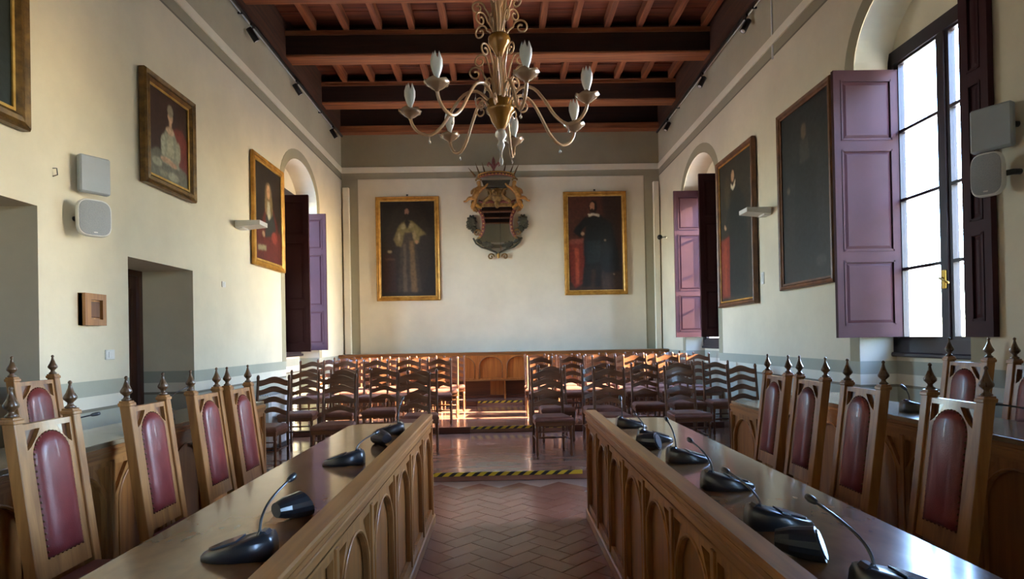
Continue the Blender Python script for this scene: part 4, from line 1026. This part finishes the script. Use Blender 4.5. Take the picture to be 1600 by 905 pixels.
# ------------------------------------------------------------------ chandelier
def chandelier():
    cx, cy = .02, 4.2
    t = thing('chandelier', 'amber glass chandelier with seven tulip lamps over the aisle', 'chandelier', (cx, cy, 2.7))
    def z(v): return v-2.7
    MB().lathe([(0, z(2.70)), (.012, z(2.71)), (.016, z(2.735)), (.006, z(2.76)), (.010, z(2.80)), (.03, z(2.84)), (.018, z(2.87)), (.045, z(2.90)), (.035, z(2.94)), (.02, z(2.955))], n=12).build('bottom_drop', M['crystal'], t)
    MB().lathe([(.012, z(2.93)), (.035, z(2.96)), (.062, z(3.0)), (.078, z(3.05)), (.100, z(3.07)), (.104, z(3.09)), (.088, z(3.11)), (.094, z(3.14)), (.07, z(3.165)), (.02, z(3.17))], n=20).build('lower_bowl', M['bowl'], t)
    MB().lathe([(.018, z(3.15)), (.024, z(3.2)), (.018, z(3.3)), (.015, z(3.42)), (.022, z(3.46)), (.016, z(3.48))], n=10).build('stem', M['glassgold'], t)
    MB().lathe([(.014, z(3.44)), (.03, z(3.47)), (.05, z(3.51)), (.075, z(3.54)), (.080, z(3.575)), (.07, z(3.60)), (.02, z(3.61))], n=20).build('upper_bowl', M['bowl'], t)
    MB().lathe([(.014, z(3.6)), (.018, z(3.8)), (.04, z(3.84)), (.06, z(3.90)), (.045, z(3.95)), (.02, z(4.0)), (.014, z(4.2)), (.02, z(4.3)), (.012, z(4.35))], n=12).build('upper_stem', M['glassgold'], t)
    MB().tube([(0, 0, z(4.3)), (0, 0, z(6.1))], .008, 6).build('suspension_rod', M['rubber'], t)
    MB().lathe([(.055, 0), (.05, .05), (.015, .09)], (0, 0, z(5.99)), 14).build('ceiling_rose', M['gold_dark'], t)
    angs = [-38.6, 14.5, 66, 118, 170, -141, -88]           # from -Y towards +X
    cup_m = MB().lathe([(.010, -.03), (.014, -.02), (.03, -.012), (.050, .004), (.068, .020), (.062, .022), (.04, .008), (.015, .004)], n=18).mesh('drip_cup'); cup_m.materials.append(M['cup'])
    # wavy rim
    for v in cup_m.vertices:
        r = math.hypot(v.co.x, v.co.y)
        if r > .055: v.co.z += .008*math.sin(6*math.atan2(v.co.y, v.co.x))
    bm_ = MB(); nn = 20; prof = [(.013, 0), (.014, .03), (.016, .05), (.028, .08), (.036, .11), (.036, .14), (.028, .168), (.020, .185)]
    bm_.lathe([(.015, .0), (.015, .02)], n=nn); 
    vs = []; fs = []
    for j, (r, zz) in enumerate(prof):
        for i in range(nn):
            a = 2*PI*i/nn; pet = abs(math.sin(a*2.5)); zt = zz - (0 if j < 6 else (1-pet)*.028*(j-5)); vs.append((r*math.cos(a)*(1-.06*(1-pet)), r*math.sin(a)*(1-.06*(1-pet)), zt+.0))
    for j in range(len(prof)-1):
        for i in range(nn): fs.append((j*nn+i, j*nn+(i+1) % nn, (j+1)*nn+(i+1) % nn, (j+1)*nn+i))
    bm_.add(vs, fs, True); tul = bm_.mesh('tulip_lamp'); tul.materials.append(M['bulb'])
    drop = MB().lathe([(.001, .035), (.002, .01), (.007, 0), (.009, -.008), (.006, -.016), (0, -.018)], n=8).mesh('glass_drop'); drop.materials.append(M['crystal'])
    for a in angs:
        th = math.radians(a); d = Vector((math.sin(th), -math.cos(th), 0)); R_ = .62; zc_ = z(3.055)
        ctrl = [(.05, z(3.09)), (.09, z(3.16)), (.16, z(3.215)), (.25, z(3.19)), (.33, z(3.09)), (.40, z(2.98)), (.48, z(2.915)), (.56, z(2.93)), (.605, z(2.98)), (.62, z(3.03))]
        pts = []
        for i in range(len(ctrl)-1):                       # Catmull-Rom
            p0, p1_, p2_, p3_ = ctrl[max(i-1, 0)], ctrl[i], ctrl[i+1], ctrl[min(i+2, len(ctrl)-1)]
            for u in (0, .33, .66):
                f_ = lambda k: .5*((2*p1_[k])+(-p0[k]+p2_[k])*u+(2*p0[k]-5*p1_[k]+4*p2_[k]-p3_[k])*u*u+(-p0[k]+3*p1_[k]-3*p2_[k]+p3_[k])*u**3)
                pts.append(d*f_(0)+Vector((0, 0, f_(1))))
        pts.append(d*ctrl[-1][0]+Vector((0, 0, ctrl[-1][1])))
        arm = MB().tube(pts, .0115, 8).build('arm', M['glassgold'], t)
        mkobj('drip_cup', cup_m, None, arm, d*R_+Vector((0, 0, zc_))).scale = (1.2, 1.2, 1.2)
        mkobj('tulip_lamp', tul, None, arm, d*R_+Vector((0, 0, zc_+.005))).scale = (1.08, 1.08, 1.12)
        mkobj('glass_drop', drop, None, arm, d*.49+Vector((0, 0, z(2.87))))
        mkobj('glass_drop', drop, None, arm, d*.17+Vector((0, 0, z(3.165))))
        # scroll hanging inside each arm
        s0 = math.radians(a+25); d2 = Vector((math.sin(s0), -math.cos(s0), 0)); sp = []
        for i in range(25):
            u = i/24; rr = .05*(1-.8*u); w = PI*.9-u*2.6*PI; sp.append(d2*(.15+rr*math.cos(w))+Vector((0, 0, z(3.10)+rr*math.sin(w))))
        MB().tube([d2*.07+Vector((0, 0, z(3.09)))]+sp, .006, 6).build('lower_scroll', M['glassgold'], t)
    def curl(z0, r0, rtop, htop, rs, ang, m='glassgold', th=.0065):
        d = Vector((math.sin(ang), -math.cos(ang), 0)); p = []
        for i in range(9):
            u = i/8; p.append(d*(r0+(rtop-r0)*u**2.2)+Vector((0, 0, z(z0)+htop*u**.8)))
        c0 = d*(rtop+rs)+Vector((0, 0, z(z0)+htop))
        for i in range(1, 27):
            u = i/26; rr = rs*(1-.78*u); w = PI-u*2.7*PI; p.append(c0+d*(rr*math.cos(w))+Vector((0, 0, rr*math.sin(w))))
        return MB().tube(p, th, 6)
    for k in range(5):
        a = 2*PI*k/5+.55
        curl(3.15, .05, .095, .30, .052, a).build('tall_curl', M['glassgold'], t)
        curl(3.15, .07, .115, .17, .055, a+.62).build('short_curl', M['glassgold'], t)
    for k in range(5):
        a = 2*PI*k/5+1.0
        curl(3.59, .04, .095, .20, .050, a).build('tall_curl', M['glassgold'], t)
        curl(3.58, .05, .10, .085, .056, a+.62).build('short_curl', M['glassgold'], t)
    for k in range(5):                                      # glass leaves between the curls
        a = 2*PI*k/5; d = Vector((math.sin(a), -math.cos(a), 0))
        MB().tube([d*.035+Vector((0, 0, z(3.16))), d*.045+Vector((0, 0, z(3.30))), d*.035+Vector((0, 0, z(3.42))), d*.05+Vector((0, 0, z(3.47)))], [.006, .009, .007, .002], 6).build('glass_leaf', M['glassgold'], t)
        MB().tube([d*.03+Vector((0, 0, z(3.6))), d*.035+Vector((0, 0, z(3.72))), d*.05+Vector((0, 0, z(3.84))), d*.09+Vector((0, 0, z(3.90)))], [.007, .010, .012, .003], 6).build('glass_leaf', M['glassgold'], t)
chandelier()

# ------------------------------------------------------------------ track lights
def track(label, x, side):
    t = thing('lighting_track', label, 'lighting track', (x, 0, 5.84), 0)
    MB().box(-.017, .017, -2.0, 12.85, -.02, .015).build('rail', M['black'], t)
    MB().tube([(side*.05, -2, .0), (side*.05, 12.6, .0)], .006, 5).build('cable', M['white'], t)
    for y in (1.0, 4.5, 8.0, 11.5): MB().box(min(0, side*.09), max(0, side*.09), y-.012, y+.012, -.01, .01).build('wall_clip', M['black'], t)
    return t
TLx, TRx = XL+.09, XR-.09
track('black ceiling-edge lighting track above the left wall', TLx, -1)
track('black ceiling-edge lighting track above the right wall', TRx, 1)
def spot(label, x, y, side):
    t = thing('spotlight', label, 'spotlight', (x, y, 5.82), 0, 'black track spotlights')
    MB().box(-.016, .016, -.05, .05, -.035, .0, bev=.004).build('adapter', M['black'], t)
    MB().tube([(0, 0, -.02), (0, 0, -.09)], .008, 6).build('stem', M['black'], t)
    d = Vector((-side*.45, .35 if side < 0 else -.1, -.8)).normalized(); c = Vector((0, 0, -.14))
    b = MB(); b.tube([c-d*.09, c-d*.085, c+d*.09, c+d*.092], [.036, .042, .042, .040], 14); h = b.build('lamp_head', M['black'], t)
    MB().tube([c+d*.088, c+d*.095], [.032, .030], 14).build('lens', M['lens'], h)
for (y, w) in ((8.25, 'nearest on the left wall track'), (10.05, 'middle one on the left wall track'), (12.2, 'furthest on the left wall track')): spot('black spotlight, '+w, TLx, y, -1)
for (y, w) in ((8.15, 'nearest on the right wall track'), (9.95, 'middle one on the right wall track'), (12.05, 'furthest on the right wall track')): spot('black spotlight, '+w, TRx, y, 1)

# ------------------------------------------------------------------ wall fittings
def wall_obj(name, label, cat, x, y, z, side, group=None):
    """local +X points into the room"""
    return thing(name, label, cat, (x, y, z), 0 if side < 0 else PI, group)
def flat_speaker(label, y, z, side, ang, dy=0, wd=1):
    t = wall_obj('panel_loudspeaker', label, 'loudspeaker', XL if side < 0 else XR, y, z, side, 'square panel loudspeakers')
    MB().tube([(0, 0, 0), (.05, 0, 0), (.09, dy, 0)], .02, 8).build('bracket', M['rubber'], t)
    R_ = Matrix.Translation((.11, dy, 0)) @ Matrix.Rotation(ang, 4, 'Z')
    MB().box(-.03, .03, -.145*wd, .145*wd, -.15, .15, bev=.012, mat=R_).build('cabinet', M['greyplastic'], t)
def round_speaker(label, y, z, side, ang, dy=0, wd=1):
    t = wall_obj('rounded_loudspeaker', label, 'loudspeaker', XL if side < 0 else XR, y, z, side, 'rounded loudspeakers')
    MB().tube([(0, 0, 0), (.05, 0, 0), (.09, dy, 0)], .02, 8).build('bracket', M['rubber'], t)
    R_ = Matrix.Translation((.15, dy, 0)) @ Matrix.Rotation(ang, 4, 'Z')
    def ring(s, x):
        o = []
        for k in range(32):
            a = 2*PI*k/32; c_, s_ = math.cos(a), math.sin(a); e = .42
            o.append((x, wd*s*.122*abs(c_)**e*(1 if c_ > 0 else -1)*(1-.16*s_*s_), s*.148*abs(s_)**e*(1 if s_ > 0 else -1)))
        return o
    def loft(secs):
        vs = []; fs = []
        for s, x in secs: vs += ring(s, x)
        for r in range(len(secs)-1):
            for k in range(32): fs.append((r*32+k, r*32+(k+1) % 32, (r+1)*32+(k+1) % 32, (r+1)*32+k))
        fs += [tuple(range(32)), tuple((len(secs)-1)*32+k for k in range(32))]
        return MB().add(vs, fs, False, R_)
    c_ = loft([(.6, -.09), (.85, -.05), (1, .0), (1, .03), (.96, .04)]); c_.build('cabinet', M['white'], t)
    loft([(.93, .036), (.91, .044), (.6, .049)]).build('grille', M['grille'], t)
    MB().box(.047, .051, -.013, .013, -.12, -.112, mat=R_).build('badge', M['white'], t)
flat_speaker('square loudspeaker panel on the left wall above the rounded one', 4.96, 2.885, -1, -.50, 0, .8)
round_speaker('rounded grey loudspeaker on the left wall, under the square panel', 4.88, 2.52, -1, -.60)
flat_speaker('square loudspeaker panel on the right wall above the rounded one', 3.99, 2.87, 1, .5, -.08, .85)
round_speaker('rounded grey loudspeaker on the right wall by the window', 3.98, 2.55, 1, .5, -.08, .78)
def uplight(label, y, z, side):
    t = wall_obj('wall_uplight', label, 'wall lamp', XL if side < 0 else XR, y, z, side, 'white wall uplights')
    MB().box(0, .10, -.09, .09, -.05, .03, bev=.008).build('wall_box', M['white'], t)
    b = MB().prism([(.02, -.04), (.33, -.01), (.33, .045), (.02, .045)], 'y', -.13, .13); b.build('shade', M['white'], t)
uplight('white box uplight on the left wall in front of the wigged portrait', 7.90, 3.03, -1)
uplight('white box uplight on the right wall between the two tall portraits', 7.78, 3.07, 1)
def plate(name, label, x, y, z, side, w, h, cat='switch', m='white'):
    t = wall_obj(name, label, cat, x, y, z, side)
    MB().box(0, .012, -w/2, w/2, -h/2, h/2, bev=.004).build('plate', M[m], t); MB().box(.01, .017, -w*.22, w*.22, -h*.3, h*.3, bev=.002).build('rocker', M[m], t)
plate('light_switch', 'square white light switch on the left wall between the door niches', XL, 5.29, 1.43, -1, .12, .085)
plate('thermostat', 'small white thermostat box on the left wall past the second niche', XL, 7.46, 2.23, -1, .09, .07, 'thermostat')
plate('wall_sensor', 'small white plate on the right wall beside the ruffed portrait', XR, 7.98, 2.24, 1, .08, .16, 'switch')
t = wall_obj('wooden_wall_box', 'small square wooden box on the left wall', 'wall box', XL, 5.04, 1.675, -1)
mkobj('box_frame', shape2d([rect(-.13, .13, 0, .26), rect(-.06, .085, .05, .21)], .03, lambda u, v, q: Vector((q+.03, u, v))), M['oak_z'], t)
MB().box(.005, .035, -.13, .13, 0, .26).build('box_back', M['oak_z'], t); MB().box(.035, .045, -.045, .07, .065, .195, bev=.004).build('sunken_panel', M['chairwood'], t)
t = wall_obj('security_camera', 'tiny black security camera on the right wall near the far corner', 'camera', XR, 12.6, 3.56, 1)
MB().tube([(0, 0, 0), (.10, 0, .0)], .02, 8).build('arm', M['white'], t); MB().ball((.14, 0, 0), .055).build('dome', M['black'], t)
t = wall_obj('cable_conduit', 'thin vertical cable conduit high on the right wall', 'conduit', XR, 7.55, 4.95, 1)
MB().box(0, .015, -.012, .012, 0, 1.0).build('channel', M['white'], t)
t = wall_obj('wall_hook', 'tiny metal hook on the left wall above the first niche', 'hook', XL, 4.66, 2.83, -1)
MB().tube([(0, 0, .03), (.03, 0, .03), (.035, 0, -.02), (.0, 0, -.03)], .004, 5).build('bent_wire', M['rubber'], t)
# fan coil cabinet under the left window
t = thing('fan_coil_cabinet', 'white fan-coil cabinet on the floor against the left wall', 'radiator', (XL+.005, 8.42, .09))
MB().box(0, .34, -.42, .42, .04, .72, bev=.03).build('casing', M['white'], t); MB().box(.02, .34, -.40, .40, 0, .04).build('base', M['rubber'], t)
g_ = MB()
for i in range(9): g_.box(.05+i*.032, .062+i*.032, -.36, .36, .72, .728)
g_.build('outlet_grille', M['greyplastic'], t)['kind'] = 'stuff'
